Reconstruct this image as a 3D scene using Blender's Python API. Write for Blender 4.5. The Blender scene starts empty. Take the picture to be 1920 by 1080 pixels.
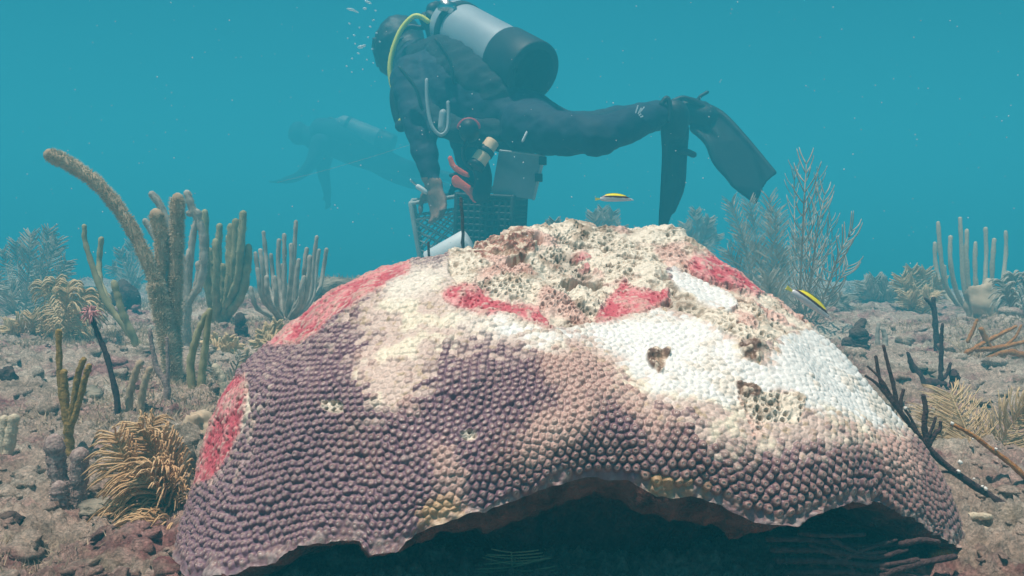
import bpy, math, random
import numpy as np
from mathutils import Vector, Matrix, Quaternion
from mathutils.kdtree import KDTree
random.seed(7); RNG = np.random.default_rng(7)
SC = bpy.context.scene
COL = SC.collection

# ------------------------------------------------------------------ camera
F = 1507.0                      # focal length in pixels of a 1920 wide frame
K = 0.70                        # metres per reef unit (sea floor, corals and plants are laid out in reef units)
UNIT = K
CAMH = 0.26                     # camera height in the current unit
PITCH = math.atan(70 / F)
cam_d = bpy.data.cameras.new('camera'); cam = bpy.data.objects.new('camera', cam_d); COL.objects.link(cam)
cam_d.sensor_width = 36.0; cam_d.lens = 36.0 * F / 1920.0
cam_d.clip_start = 0.02; cam_d.clip_end = 500
cam.location = (0, 0, CAMH * K); cam.rotation_euler = (math.pi / 2 - PITCH, 0, 0)
SC.camera = cam
CP, SP = math.cos(PITCH), math.sin(PITCH)

# ------------------------------------------------------------------ light
SUN_DIR = Vector((-0.20, -0.17, 0.96)).normalized()      # towards the sun
SUN_EL = math.asin(SUN_DIR.z); SUN_ROT = math.atan2(SUN_DIR.x, SUN_DIR.y)
W = bpy.data.worlds.new("World"); SC.world = W; W.use_nodes = True
nt = W.node_tree; nt.nodes.clear()
out = nt.nodes.new('ShaderNodeOutputWorld'); bg = nt.nodes.new('ShaderNodeBackground')
sky = nt.nodes.new('ShaderNodeTexSky'); sky.sky_type = 'NISHITA'; sky.sun_disc = False
sky.sun_elevation = SUN_EL; sky.sun_rotation = SUN_ROT; sky.dust_density = 1.0
tc = nt.nodes.new('ShaderNodeTexCoord'); sep = nt.nodes.new('ShaderNodeSeparateXYZ')
ramp = nt.nodes.new('ShaderNodeValToRGB')
# daylight filtered by the water: teal sideways, paler straight up, dim below
e = ramp.color_ramp.elements
e[0].position = 0.0; e[0].color = (0.010, 0.06, 0.08, 1)
e[1].position = 1.0; e[1].color = (2.3, 1.8, 1.25, 1)
for p, c in ((0.47, (0.020, 0.150, 0.175, 1)), (0.52, (0.034, 0.275, 0.305, 1)), (0.66, (0.022, 0.305, 0.355, 1)), (0.78, (0.06, 0.38, 0.42, 1))):
    el = e.new(p); el.color = c
mr = nt.nodes.new('ShaderNodeMapRange'); mr.inputs[1].default_value = -1; mr.inputs[2].default_value = 1
mul = nt.nodes.new('ShaderNodeMix'); mul.data_type = 'RGBA'; mul.blend_type = 'MULTIPLY'; mul.inputs[0].default_value = 1.0
nt.links.new(tc.outputs['Generated'], sep.inputs[0]); nt.links.new(sep.outputs['Z'], mr.inputs[0])
nt.links.new(mr.outputs[0], ramp.inputs[0])
nt.links.new(sky.outputs[0], mul.inputs[6]); nt.links.new(ramp.outputs[0], mul.inputs[7])
side = nt.nodes.new('ShaderNodeMapRange'); side.inputs[1].default_value = -.6; side.inputs[2].default_value = .6     # the water is brightest where the sun stands, dimmer to the right
srp = nt.nodes.new('ShaderNodeValToRGB'); se = srp.color_ramp.elements; se[0].color = (.74, .78, .80, 1); se[1].color = (.46, .5, .54, 1)
for p, c in ((.40, 1.06), (.60, 1.0)): el = se.new(p); el.color = (c, c, c, 1)
mul2 = nt.nodes.new('ShaderNodeMix'); mul2.data_type = 'RGBA'; mul2.blend_type = 'MULTIPLY'; mul2.inputs[0].default_value = 1.0
nt.links.new(sep.outputs['X'], side.inputs[0]); nt.links.new(side.outputs[0], srp.inputs[0]); nt.links.new(mul.outputs[2], mul2.inputs[6]); nt.links.new(srp.outputs[0], mul2.inputs[7])
nt.links.new(mul2.outputs[2], bg.inputs[0]); bg.inputs[1].default_value = 0.070
nt.links.new(bg.outputs[0], out.inputs[0])
sun_d = bpy.data.lights.new('sun', 'SUN'); sun_d.energy = 4.4; sun_d.angle = math.radians(0.5); sun_d.color = (1.0, 0.90, 0.78)
sun = bpy.data.objects.new('sun', sun_d); COL.objects.link(sun)
sun.rotation_euler = (-SUN_DIR).to_track_quat('-Z', 'Y').to_euler()
SC.view_settings.view_transform = 'Standard'; SC.view_settings.look = 'None'
SC.view_settings.exposure = 0.74; SC.view_settings.gamma = 1.0
SC.cycles.max_bounces = 6; SC.cycles.volume_bounces = 1

# ------------------------------------------------------------------ helpers
def P(px, py, d):
    """point at photo pixel (px,py), d metres along the view axis"""
    xc = (px - 960) / F * d; yc = -(py - 540) / F * d
    return np.array((xc, d * CP + yc * SP, CAMH - d * SP + yc * CP))
def project(V):
    V = np.asarray(V); y = V[..., 1]; z = V[..., 2] - CAMH
    d = y * CP - z * SP; yc = y * SP + z * CP
    return 960 + F * V[..., 0] / d, 540 - F * yc / d, d
def lin(r, g, b):
    f = lambda c: (c / 255) / 12.92 if c / 255 <= .04045 else ((c / 255 + .055) / 1.055) ** 2.4
    return np.array((f(r), f(g), f(b)))
def _h(ix, iy, iz, seed):
    n = (ix.astype(np.int64) * 374761393 + iy.astype(np.int64) * 668265263 + iz.astype(np.int64) * 2147483647 + seed * 974634777) & 0xffffffff
    n = ((n ^ (n >> 13)) * 1274126177) & 0xffffffff
    n = ((n ^ (n >> 16)) * 2246822519) & 0xffffffff
    return ((n ^ (n >> 15)) & 0xffffff) / float(0xffffff)
def vnoise(p, seed=0):
    p = np.asarray(p, float); i = np.floor(p); f = p - i; f = f * f * (3 - 2 * f)
    r = 0
    for dx in (0, 1):
        for dy in (0, 1):
            for dz in (0, 1):
                w = (f[..., 0] if dx else 1 - f[..., 0]) * (f[..., 1] if dy else 1 - f[..., 1]) * (f[..., 2] if dz else 1 - f[..., 2])
                r = r + w * _h(i[..., 0] + dx, i[..., 1] + dy, i[..., 2] + dz, seed)
    return r * 2 - 1
def fbm(p, scale, octv=4, seed=0, gain=.5):
    p = np.asarray(p, float); a = 1; r = 0; s = scale
    for k in range(octv):
        r = r + a * vnoise(p * s, seed + k * 17); a *= gain; s *= 2.03
    return r
def sstep(a, b, x):
    t = np.clip((x - a) / (b - a), 0, 1); return t * t * (3 - 2 * t)
def catmull(pts, n):
    pts = np.asarray(pts, float)
    if len(pts) == 2: return pts[0] + (pts[1] - pts[0]) * np.linspace(0, 1, n)[:, None]
    Q = np.vstack([2 * pts[0] - pts[1], pts, 2 * pts[-1] - pts[-2]]); m = len(pts) - 1
    o = []
    for t in np.linspace(0, m, n):
        k = min(int(t), m - 1); u = t - k; a, b, c, d = Q[k:k + 4]
        o.append(.5 * (2 * b + (c - a) * u + (2 * a - 5 * b + 4 * c - d) * u * u + (3 * b - a - 3 * c + d) * u ** 3))
    return np.array(o)

def org_of(o):
    while o is not None:
        if 'org' in o: return np.array(o['org'])
        o = o.parent
    return np.zeros(3)
class MB:
    def __init__(s): s.v = []; s.f = []; s.n = 0
    def add(s, v, f):
        s.v.append(np.asarray(v, float).reshape(-1, 3)); b = s.n
        s.f.extend([tuple(int(i) + b for i in q) for q in f]); s.n += len(s.v[-1]); return s
    def tube(s, pts, rad, seg=8, cap=True, flat=None, rough=0, seed=0):
        pts = np.asarray(pts, float); n = len(pts); rad = np.broadcast_to(np.asarray(rad, float), (n,)).copy()
        if cap:      # rounded ends
            d0 = pts[0] - pts[1]; d0 /= np.linalg.norm(d0) + 1e-9; d1 = pts[-1] - pts[-2]; d1 /= np.linalg.norm(d1) + 1e-9
            pts = np.vstack([pts[0] + d0 * rad[0] * .95, pts[0] + d0 * rad[0] * .6, pts, pts[-1] + d1 * rad[-1] * .6, pts[-1] + d1 * rad[-1] * .95])
            rad = np.concatenate([[rad[0] * .25, rad[0] * .8], rad, [rad[-1] * .8, rad[-1] * .25]]); n += 4
        T = np.gradient(pts, axis=0); T /= np.linalg.norm(T, axis=1)[:, None] + 1e-12
        u = np.cross(T[0], (0, 0, 1.0)); u = np.cross(T[0], (0, 1.0, 0)) if np.linalg.norm(u) < .1 else u; u /= np.linalg.norm(u)
        ang = np.linspace(0, 2 * math.pi, seg, endpoint=False); V = np.zeros((n, seg, 3))
        for i in range(n):
            u = u - T[i] * u.dot(T[i]); u /= np.linalg.norm(u) + 1e-12; w = np.cross(T[i], u)
            V[i] = pts[i] + rad[i] * (np.cos(ang)[:, None] * u + np.sin(ang)[:, None] * w * (flat or 1))
        if rough:
            c = pts[:, None, :]; V = c + (V - c) * (1 + rough * fbm(V, 1.2 / max(rad.mean(), 1e-4), 2, seed))[..., None]
        f = []
        for i in range(n - 1):
            for k in range(seg):
                f.append((i * seg + k, i * seg + (k + 1) % seg, (i + 1) * seg + (k + 1) % seg, (i + 1) * seg + k))
        f.append(tuple(range(seg - 1, -1, -1))); f.append(tuple((n - 1) * seg + k for k in range(seg)))
        return s.add(V, f)
    def fuzz(s, pts, rad, count, length, width, up=.25, rng=RNG):
        """tiny soft polyps standing out of a tube"""
        pts = np.asarray(pts); n = len(pts); rad = np.broadcast_to(np.asarray(rad, float), (n,))
        t = rng.random(count) * (n - 1); k = np.minimum(t.astype(int), n - 2); u = (t - k)[:, None]
        c = pts[k] * (1 - u) + pts[k + 1] * u; r = (rad[k] * (1 - u[:, 0]) + rad[k + 1] * u[:, 0])[:, None]
        T = pts[k + 1] - pts[k]; T /= np.linalg.norm(T, axis=1)[:, None] + 1e-9
        R = rng.normal(size=(count, 3)); R -= T * (R * T).sum(1)[:, None]; R /= np.linalg.norm(R, axis=1)[:, None]
        B = np.cross(T, R); D = R + T * (up + .3 * rng.normal(size=(count, 1))); D /= np.linalg.norm(D, axis=1)[:, None]
        L = length * (.6 + .8 * rng.random((count, 1))); p = c + R * r * .9
        V = np.stack([p + B * width, p - B * width * .5 + T * width * .8, p - B * width * .5 - T * width * .8, p + D * L], 1)
        i = np.arange(count) * 4
        f = np.concatenate([np.stack([i, i + 1, i + 3], 1), np.stack([i + 1, i + 2, i + 3], 1), np.stack([i + 2, i, i + 3], 1)])
        return s.add(V, f)
    def box(s, c, size, M=None):
        x, y, z = np.array(size) / 2
        v = np.array([(-x, -y, -z), (x, -y, -z), (x, y, -z), (-x, y, -z), (-x, -y, z), (x, -y, z), (x, y, z), (-x, y, z)])
        if M is not None: v = v @ np.array(M).T
        return s.add(v + np.array(c), [(0, 3, 2, 1), (4, 5, 6, 7), (0, 1, 5, 4), (1, 2, 6, 5), (2, 3, 7, 6), (3, 0, 4, 7)])
    def blob(s, c, r, seg=16, rings=10, rough=0, scale=3, seed=0, M=None):
        r = np.broadcast_to(np.asarray(r, float), (3,)); th = np.linspace(0, math.pi, rings + 1); ph = np.linspace(0, 2 * math.pi, seg, endpoint=False)
        D = np.stack([np.sin(th)[:, None] * np.cos(ph), np.sin(th)[:, None] * np.sin(ph), np.repeat(np.cos(th)[:, None], seg, 1)], -1)
        k = 1 + (rough * fbm(D + seed * 3.1, scale, 4, seed) if rough else 0 * D[..., 0]); V = D * k[..., None] * r
        if M is not None: V = V @ np.array(M).T
        f = [(i * seg + k, (i + 1) * seg + k, (i + 1) * seg + (k + 1) % seg, i * seg + (k + 1) % seg) for i in range(rings) for k in range(seg)]
        return s.add(V + np.array(c), f)
    def prism(s, poly, thick, nrm):
        poly = np.asarray(poly); n = len(poly); o = np.asarray(nrm) * thick / 2
        return s.add(np.vstack([poly - o, poly + o]), [tuple(range(n - 1, -1, -1)), tuple(range(n, 2 * n))] + [(i, (i + 1) % n, n + (i + 1) % n, n + i) for i in range(n)])
    def build(s, name, m, parent=None, smooth=True):
        me = bpy.data.meshes.new(name); V = np.vstack(s.v); org = np.zeros(3)
        par_loc = org_of(parent)
        me.from_pydata(((V - par_loc) * UNIT).tolist(), [], s.f); me.validate(); me.update()
        if smooth: me.polygons.foreach_set('use_smooth', np.ones(len(me.polygons), bool))
        if m: me.materials.append(m)
        o = bpy.data.objects.new(name, me); COL.objects.link(o)
        if parent is not None: o.parent = parent
        return o
def tag(o, label, cat, group=None):
    o['label'] = label; o['category'] = cat
    if group: o['group'] = group
    return o
def thing(name, label, cat, loc, group=None):
    o = bpy.data.objects.new(name, None); COL.objects.link(o); o.location = tuple(float(v) * UNIT for v in loc)
    o.empty_display_size = .05; o['org'] = [float(v) for v in loc]
    return tag(o, label, cat, group)

def mat(name, c1, c2=None, scale=40, rough=.8, bump=0., bscale=None, spec=.3, metal=0, sheen=0, coords='Object'):
    m = bpy.data.materials.new(name); m.use_nodes = True; t = m.node_tree; b = t.nodes['Principled BSDF']
    b.inputs['Roughness'].default_value = rough; b.inputs['Specular IOR Level'].default_value = spec; b.inputs['Metallic'].default_value = metal
    c2 = c1 if c2 is None else c2
    tc = t.nodes.new('ShaderNodeTexCoord'); n = t.nodes.new('ShaderNodeTexNoise'); n.inputs['Scale'].default_value = scale; n.inputs['Detail'].default_value = 5
    t.links.new(tc.outputs[coords], n.inputs['Vector'])
    r = t.nodes.new('ShaderNodeValToRGB'); r.color_ramp.elements[0].color = (*c1, 1); r.color_ramp.elements[1].color = (*c2, 1)
    r.color_ramp.elements[0].position = .35; r.color_ramp.elements[1].position = .65
    t.links.new(n.outputs['Fac'], r.inputs[0]); t.links.new(r.outputs[0], b.inputs['Base Color'])
    if bump:
        n2 = t.nodes.new('ShaderNodeTexNoise'); n2.inputs['Scale'].default_value = bscale or scale * 3; n2.inputs['Detail'].default_value = 6
        t.links.new(tc.outputs[coords], n2.inputs['Vector']); bp = t.nodes.new('ShaderNodeBump'); bp.inputs['Strength'].default_value = bump; bp.inputs['Distance'].default_value = .01
        t.links.new(n2.outputs['Fac'], bp.inputs['Height']); t.links.new(bp.outputs[0], b.inputs['Normal'])
    return m
M = {}
M['rod_tan'] = mat('fuzzy tan polyps', lin(158, 132, 108), lin(194, 170, 144), 60, .9)
M['polyp_pale'] = mat('pale polyp fuzz', lin(190, 174, 150), lin(212, 198, 176), 80, .9)
M['rod_olive'] = mat('olive rod', lin(142, 132, 98), lin(180, 168, 130), 50, .9)
M['rod_grey'] = mat('grey rod', lin(156, 146, 136), lin(190, 180, 168), 50, .9)
M['rod_yellow'] = mat('yellow brown rod', lin(132, 104, 52), lin(176, 142, 84), 300, .85, .4, 500)
M['rod_mauve'] = mat('mauve grey polyps', lin(134, 110, 108), lin(180, 158, 150), 400, .9, .3, 600)
M['rod_pale'] = mat('pale rod', lin(190, 172, 150), lin(214, 198, 174), 200, .9, .3, 500)
M['plume_gold'] = mat('golden plume', lin(184, 142, 100), lin(216, 182, 142), 40, .85, .3, 500)
M['plume_tan'] = mat('tan plume', lin(190, 160, 122), lin(222, 196, 158), 60, .9)
M['plume_grey'] = mat('grey plume', lin(158, 150, 138), lin(196, 186, 172), 30, .9)
M['dark_twig'] = mat('dark purple twig', lin(58, 40, 44), lin(92, 66, 66), 300, .8, .4, 700)
M['twig_orange'] = mat('orange twig', lin(158, 92, 40), lin(196, 138, 80), 300, .8, .4, 700)
M['white_polyp'] = mat('white polyps', lin(225, 220, 215), lin(240, 238, 232), 300, .7)
M['rock'] = mat('reef rock', lin(92, 84, 76), lin(160, 148, 132), 30, .95, .8, 120)
M['rock_dark'] = mat('dark sponge rock', lin(72, 56, 54), lin(112, 92, 84), 60, .95, .8, 200)
M['rubble'] = mat('rubble', lin(116, 98, 88), lin(206, 186, 168), 45, .95, .6, 300)
M['turf'] = mat('turf algae', lin(168, 144, 120), lin(206, 184, 160), 20, .95)
M['pink_tuft'] = mat('pink tuft', lin(190, 120, 126), lin(214, 158, 158), 80, .9)
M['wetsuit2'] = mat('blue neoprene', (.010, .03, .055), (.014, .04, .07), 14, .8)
M['wetsuit'] = mat('neoprene', (.009, .018, .045), (.014, .026, .06), 14, .75, .15, 60)
M['vest'] = mat('black nylon', (.008, .012, .026), (.016, .02, .036), 40, .8, .25, 300)
M['skin'] = mat('skin', lin(120, 88, 74), lin(140, 106, 90), 60, .6)
M['rubber'] = mat('black rubber', (.010, .014, .028), (.018, .022, .036), 30, .55)
M['alu'] = mat('painted aluminium', lin(150, 160, 170), lin(172, 180, 188), 6, .4, .03, 30, .5, .1)
M['steel'] = mat('chrome', (.55, .55, .55), (.65, .65, .65), 6, .25, 0, None, .5, 1)
M['yellow'] = mat('yellow hose', lin(214, 214, 70), lin(224, 222, 100), 20, .5)
M['greyhose'] = mat('grey hose', lin(150, 160, 165), lin(170, 178, 182), 20, .5)
M['orange'] = mat('orange webbing', lin(226, 74, 48), lin(240, 100, 66), 30, .7, .2, 200)
M['tan'] = mat('tan plastic', lin(214, 178, 140), lin(228, 194, 156), 20, .6)
M['white'] = mat('white plastic', lin(205, 210, 214), lin(225, 228, 230), 8, .5)
M['slate'] = mat('hazed slate', lin(96, 112, 126), lin(140, 152, 162), 9, .5)  # grey-blue haze put into the colour of white slate and far tank
M['crate_grey'] = mat('grey plastic', lin(150, 160, 160), lin(176, 184, 182), 20, .6)
M['crate_dark'] = mat('dark plastic', (.022, .026, .03), (.04, .045, .05), 20, .6)
M['red'] = mat('red plastic', lin(150, 30, 50), lin(170, 40, 60), 20, .5)
M['eye'] = mat('eye', (.01, .01, .01), None, 5, .2)
def glassy():
    m = bpy.data.materials.new('air bubble'); m.use_nodes = True; t = m.node_tree; b = t.nodes['Principled BSDF']
    b.inputs['Base Color'].default_value = (.9, .95, .97, 1); b.inputs['Roughness'].default_value = .15; b.inputs['Alpha'].default_value = .55; b.inputs['Specular IOR Level'].default_value = 1
    n = t.nodes.new('ShaderNodeTexNoise'); n.inputs['Scale'].default_value = 60; bp = t.nodes.new('ShaderNodeBump'); bp.inputs['Strength'].default_value = .1
    t.links.new(n.outputs['Fac'], bp.inputs['Height']); t.links.new(bp.outputs[0], b.inputs['Normal'])
    return m
M['bubble'] = glassy()

# ------------------------------------------------------------------ sea floor
def mound(x, y, cx, cy, sx, sy, h): return h * np.exp(-((x - cx) / sx) ** 2 - ((y - cy) / sy) ** 2)
def ground_z(x, y, fine=True):
    x = np.asarray(x, float); y = np.asarray(y, float); q = np.stack([x, y, 0 * x], -1); r = np.hypot(x, y)
    z = .035 * fbm(q, .9, 3, 3) * sstep(.9, 2.5, r) + .05 * fbm(q, .35, 2, 9) * sstep(2, 6, r)
    z = z + .022 * np.abs(fbm(q, 4.2, 4, 21)) - .008
    z = z - .006 * np.clip(r - 4.5, 0, 20) ** 2 + .10 * fbm(q, .5, 3, 14) * sstep(3, 6, r)
    z = z + mound(x, y, -.2, 3.65, .50, .6, .12) + mound(x, y, -.75, 3.4, .3, .3, .08)
    k = sstep(.2, .5, np.hypot((x - .068) / 1.0, y - .86))       # flat below the big coral
    z = z * k - .012 * (1 - k)
    if fine:
        b = fbm(q, 24, 5, 41, .58); z = z + .020 * np.abs(b) * (.35 + .65 * sstep(-.3, .5, fbm(q, 3, 2, 77))) + .010 * np.abs(fbm(q, 75, 3, 5)) * sstep(4, 1, r)
    return z
def gp(px, py):
    """the point of the sea floor seen at a photo pixel"""
    d = np.concatenate([np.linspace(.45, 3, 900), np.linspace(3, 20, 1700)]); pts = np.array([P(px, py, v) for v in d[::2]])
    h = pts[:, 2] - ground_z(pts[:, 0], pts[:, 1], False); i = np.where(h < 0)[0]
    p = pts[i[0]] if len(i) else P(px, py, 8.)
    p[2] = ground_z(p[0], p[1], False); return p
def depth(p): return float(project(p)[2])

def build_ground():
    a = np.concatenate([np.linspace(-math.pi, -.75, 60, endpoint=False), np.linspace(-.75, .75, 760, endpoint=False), np.linspace(.75, math.pi, 60)])
    r = np.concatenate([np.linspace(.05, .45, 30, endpoint=False), np.geomspace(.45, 3.5, 420, endpoint=False), np.geomspace(3.5, 24, 150)])
    A, R = np.meshgrid(a, r); x = np.sin(A) * R; y = np.cos(A) * R
    V = np.stack([x, y, ground_z(x, y)], -1); n, m = R.shape
    i = (np.arange(n - 1)[:, None] * m + np.arange(m - 1)).ravel()
    Q = np.stack([i, i + 1, i + m + 1, i + m], 1)[:, ::-1]
    me = grid_mesh('seabed', V.reshape(-1, 3), Q); me.materials.append(GM)
    o = bpy.data.objects.new('seabed', me); COL.objects.link(o); o['kind'] = 'structure'
def grid_mesh(name, V, Q):
    me = bpy.data.meshes.new(name); me.vertices.add(len(V)); me.vertices.foreach_set('co', (V * UNIT).astype(np.float32).ravel())
    me.loops.add(len(Q) * 4); me.loops.foreach_set('vertex_index', Q.astype(np.int32).ravel())
    me.polygons.add(len(Q)); me.polygons.foreach_set('loop_start', np.arange(0, len(Q) * 4, 4, dtype=np.int32))
    try: me.polygons.foreach_set('loop_total', np.full(len(Q), 4, np.int32))
    except Exception: pass
    me.polygons.foreach_set('use_smooth', np.ones(len(Q), bool)); me.update(); me.validate(); return me
def ground_mat():
    m = bpy.data.materials.new('sandy rubble bed'); m.use_nodes = True; t = m.node_tree; b = t.nodes['Principled BSDF']
    b.inputs['Roughness'].default_value = .95; b.inputs['Specular IOR Level'].default_value = .1
    tc = t.nodes.new('ShaderNodeTexCoord')
    def noise(s, d=6, w=0.5):
        n = t.nodes.new('ShaderNodeTexNoise'); n.inputs['Scale'].default_value = s; n.inputs['Detail'].default_value = d; n.inputs['Roughness'].default_value = w
        t.links.new(tc.outputs['Object'], n.inputs['Vector']); return n
    def ramp(n, *st):
        r = t.nodes.new('ShaderNodeValToRGB'); e = r.color_ramp.elements
        e[0].position, e[0].color = st[0][0], (*st[0][1], 1); e[1].position, e[1].color = st[-1][0], (*st[-1][1], 1)
        for p, c in st[1:-1]: x = e.new(p); x.color = (*c, 1)
        t.links.new(n.outputs['Fac'], r.inputs[0]); return r
    def mix(f, a, c, lo, hi):
        k = t.nodes.new('ShaderNodeMapRange'); k.inputs[1].default_value = lo; k.inputs[2].default_value = hi; t.links.new(f.outputs['Fac'], k.inputs[0])
        x = t.nodes.new('ShaderNodeMix'); x.data_type = 'RGBA'; t.links.new(k.outputs[0], x.inputs[0]); t.links.new(a, x.inputs[6]); t.links.new(c, x.inputs[7]); return x.outputs[2]
    sand = ramp(noise(9), (.3, lin(204, 172, 154)), (.5, lin(236, 208, 190)), (.7, lin(250, 234, 216)))
    algae = ramp(noise(60, 6, .7), (.35, lin(120, 100, 84)), (.65, lin(196, 174, 152)))
    pink = ramp(noise(45, 5), (.35, lin(164, 100, 100)), (.65, lin(228, 180, 172)))
    c = mix(noise(5.5, 7, .75), sand.outputs[0], algae.outputs[0], .51, .62)
    c = mix(noise(7.3, 6, .7), c, pink.outputs[0], .50, .62)
    for sc_, lo, hi in ((420, .74, 1.25), (130, .80, 1.18)):      # grains, shell bits and dark detritus
        g = t.nodes.new('ShaderNodeMapRange'); g.inputs[1].default_value = .38; g.inputs[2].default_value = .62; g.inputs[3].default_value = lo; g.inputs[4].default_value = hi; t.links.new(noise(sc_, 3, .6).outputs['Fac'], g.inputs[0])
        x = t.nodes.new('ShaderNodeMix'); x.data_type = 'RGBA'; x.blend_type = 'MULTIPLY'; x.inputs[0].default_value = 1; t.links.new(c, x.inputs[6]); t.links.new(g.outputs[0], x.inputs[7]); c = x.outputs[2]
    t.links.new(c, b.inputs['Base Color'])
    n2 = noise(230, 8, .75); bp = t.nodes.new('ShaderNodeBump'); bp.inputs['Strength'].default_value = 1.0; bp.inputs['Distance'].default_value = .012
    t.links.new(n2.outputs['Fac'], bp.inputs['Height']); t.links.new(bp.outputs[0], b.inputs['Normal'])
    return m
GM = ground_mat()
build_ground()

def stones(name, n, rmin, rmax, smin, smax, m, seed):
    rng = np.random.default_rng(seed); mb = MB()
    for k in range(n):
        r = rmin * (rmax / rmin) ** rng.random(); a = rng.uniform(-.72, .72); x, y = math.sin(a) * r, math.cos(a) * r
        if math.hypot((x - .068) / .40, (y - .86) / .36) < 1: continue
        s = smin * (smax / smin) ** (rng.random() ** 2) * (.6 + .4 * r)
        mb.blob((x, y, float(ground_z(x, y)) + s * .15), (s, s * rng.uniform(.4, 1), s * rng.uniform(.3, .7)), 9, 6, .6, 1.6, k,
                Matrix.Rotation(rng.uniform(0, 6), 3, 'Z') @ Matrix.Rotation(rng.uniform(-.5, .5), 3, 'X'))
    o = mb.build(name, m); o['kind'] = 'stuff'; return o
tag(stones('rubble', 5200, .6, 6, .003, .018, GM, 3), 'broken coral rubble strewn over the sandy sea floor', 'rubble')
def turf(n, seed):
    rng = np.random.default_rng(seed); mb = MB(); c = 0
    while c < n:
        r = .75 * (8 / .75) ** rng.random(); a = rng.uniform(-.72, .72); x, y = math.sin(a) * r, math.cos(a) * r
        if math.hypot((x - .068) / .42, (y - .86) / .38) < 1 or vnoise(np.array((x * 2.2, y * 2.2, 3.)), 5) < .05: continue
        c += 1; k = 60; b = np.array((x, y, 0)) + rng.normal(size=(k, 3)) * (.012 + .010 * r); b[:, 2] = ground_z(b[:, 0], b[:, 1]) - .002
        L = (.007 + .004 * r) * rng.uniform(.5, 1.5, (k, 1)); w = .0005 + .0005 * r
        D = rng.normal(size=(k, 3)) * 1.0 + (0, 0, .9); D /= np.linalg.norm(D, axis=1)[:, None]; S = rng.normal(size=(k, 3)); S /= np.linalg.norm(S, axis=1)[:, None]
        V = np.stack([b - S * w, b + S * w, b + D * L], 1); mb.add(V, [(3 * i, 3 * i + 1, 3 * i + 2) for i in range(k)])
    o = mb.build('turf_algae', M['turf'], None, False); o['kind'] = 'stuff'; return tag(o, 'short brown turf algae growing over the sea floor', 'algae')
turf(3200, 4)

# ------------------------------------------------------------------ the big coral boulder
CX, CY, CZ = .068, .86, .284
RIM = [(405, 930, .84), (348, 975, .76), (326, 1040, .68), (340, 1070, .62), (400, 1078, .585), (450, 1068, .57), (520, 1048, .56), (575, 1024, .55), (640, 1006, .545), (676, 1004, .54), (692, 1030, .535), (745, 1032, .53),
       (775, 1004, .53), (830, 988, .53), (880, 966, .535), (950, 940, .54), (1000, 920, .545), (1060, 906, .55), (1120, 900, .553), (1175, 906, .553), (1230, 930, .55), (1300, 932, .55), (1345, 946, .55),
       (1400, 974, .548), (1450, 988, .55), (1490, 990, .553), (1530, 972, .56), (1590, 940, .575), (1640, 930, .59), (1690, 958, .605), (1735, 996, .625), (1790, 1022, .66), (1800, 1000, .74)]
PROF = {   # azimuth -> (rho, zeta) from the apex outwards
    180: [(0, 1), (.20, .93), (.40, .86), (.65, .77), (.78, .63), (.90, .47), (.95, .38), (.985, .15), (1, 0)],
    222: [(0, 1), (.25, .92), (.45, .85), (.61, .76), (.775, .55), (.84, .45), (.905, .24), (.955, .08), (1, 0)],
    270: [(0, 1), (.07, .94), (.28, .79), (.48, .65), (.69, .52), (.86, .37), (.97, .2), (1, 0)],
    360: [(0, 1), (.15, .98), (.28, .95), (.38, .90), (.49, .80), (.70, .585), (.79, .46), (.91, .24), (.965, .1), (1, 0)],
    90: [(0, 1), (.3, .9), (.6, .7), (.85, .4), (1, 0)]}
NS = 580
def prof_table(p):
    p = catmull(np.array(p, float), 200); L = np.concatenate([[0], np.cumsum(np.hypot(np.diff(p[:, 0]) * .33, np.diff(p[:, 1]) * .22))]); s = np.linspace(0, L[-1], NS)
    return np.interp(s, L, p[:, 0]), np.interp(s, L, p[:, 1])
TAB = {k: prof_table(v) for k, v in PROF.items()}
rp = np.array([P(*r) for r in RIM]); ra = np.degrees(np.arctan2(rp[:, 1] - CY, rp[:, 0] - CX)) % 360
ra[ra < 90] += 360
rr = np.hypot(rp[:, 0] - CX, rp[:, 1] - CY)
ANG = np.concatenate([ra, [ra[-1] + 30, 450, 495]]); RAD = np.concatenate([rr, [.34, .30, .33]]); RZ = np.concatenate([rp[:, 2], [0, -.01, -.01]])
o_ = np.argsort(ANG); ANG, RAD, RZ = ANG[o_], RAD[o_], RZ[o_]
ANG = np.concatenate([ANG - 360, ANG, ANG + 360]); RAD = np.tile(RAD, 3); RZ = np.tile(RZ, 3)
def rim_at(th): return np.interp(th, ANG, RAD), np.interp(th, ANG, RZ)
def coral_base(th, si):
    """th degrees (nT), returns (nT,NS,3)"""
    R, Z = rim_at(th); t = th % 360; an = np.array([0, 90, 180, 222, 270, 360]); k = np.clip(np.searchsorted(an, t, 'right') - 1, 0, 4); u = (t - an[k]) / (an[k + 1] - an[k]); u = u * u * (3 - 2 * u)
    key = [360, 90, 180, 222, 270]; rho = np.zeros((len(th), NS)); zet = np.zeros_like(rho)
    for j in range(5):
        a = TAB[key[j]]; b = TAB[key[(j + 1) % 5]]; w = (k == j)
        rho[w] = a[0] * (1 - u[w, None]) + b[0] * u[w, None]; zet[w] = a[1] * (1 - u[w, None]) + b[1] * u[w, None]
    rad = R[:, None] * rho; A = np.radians(th)[:, None]
    # the wavy lower edge only reaches the lowest third
    k3 = 25; ths = np.convolve(np.pad(Z, k3, mode='wrap'), np.ones(2 * k3 + 1) / (2 * k3 + 1), 'valid') if len(th) > 200 else Z
    zr = Z[:, None] * (1 - sstep(.0, .45, zet)) + ths[:, None] * sstep(.0, .45, zet)
    return np.stack([CX + rad * np.cos(A), CY + rad * np.sin(A), zr + (CZ - zr) * zet], -1)

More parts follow.
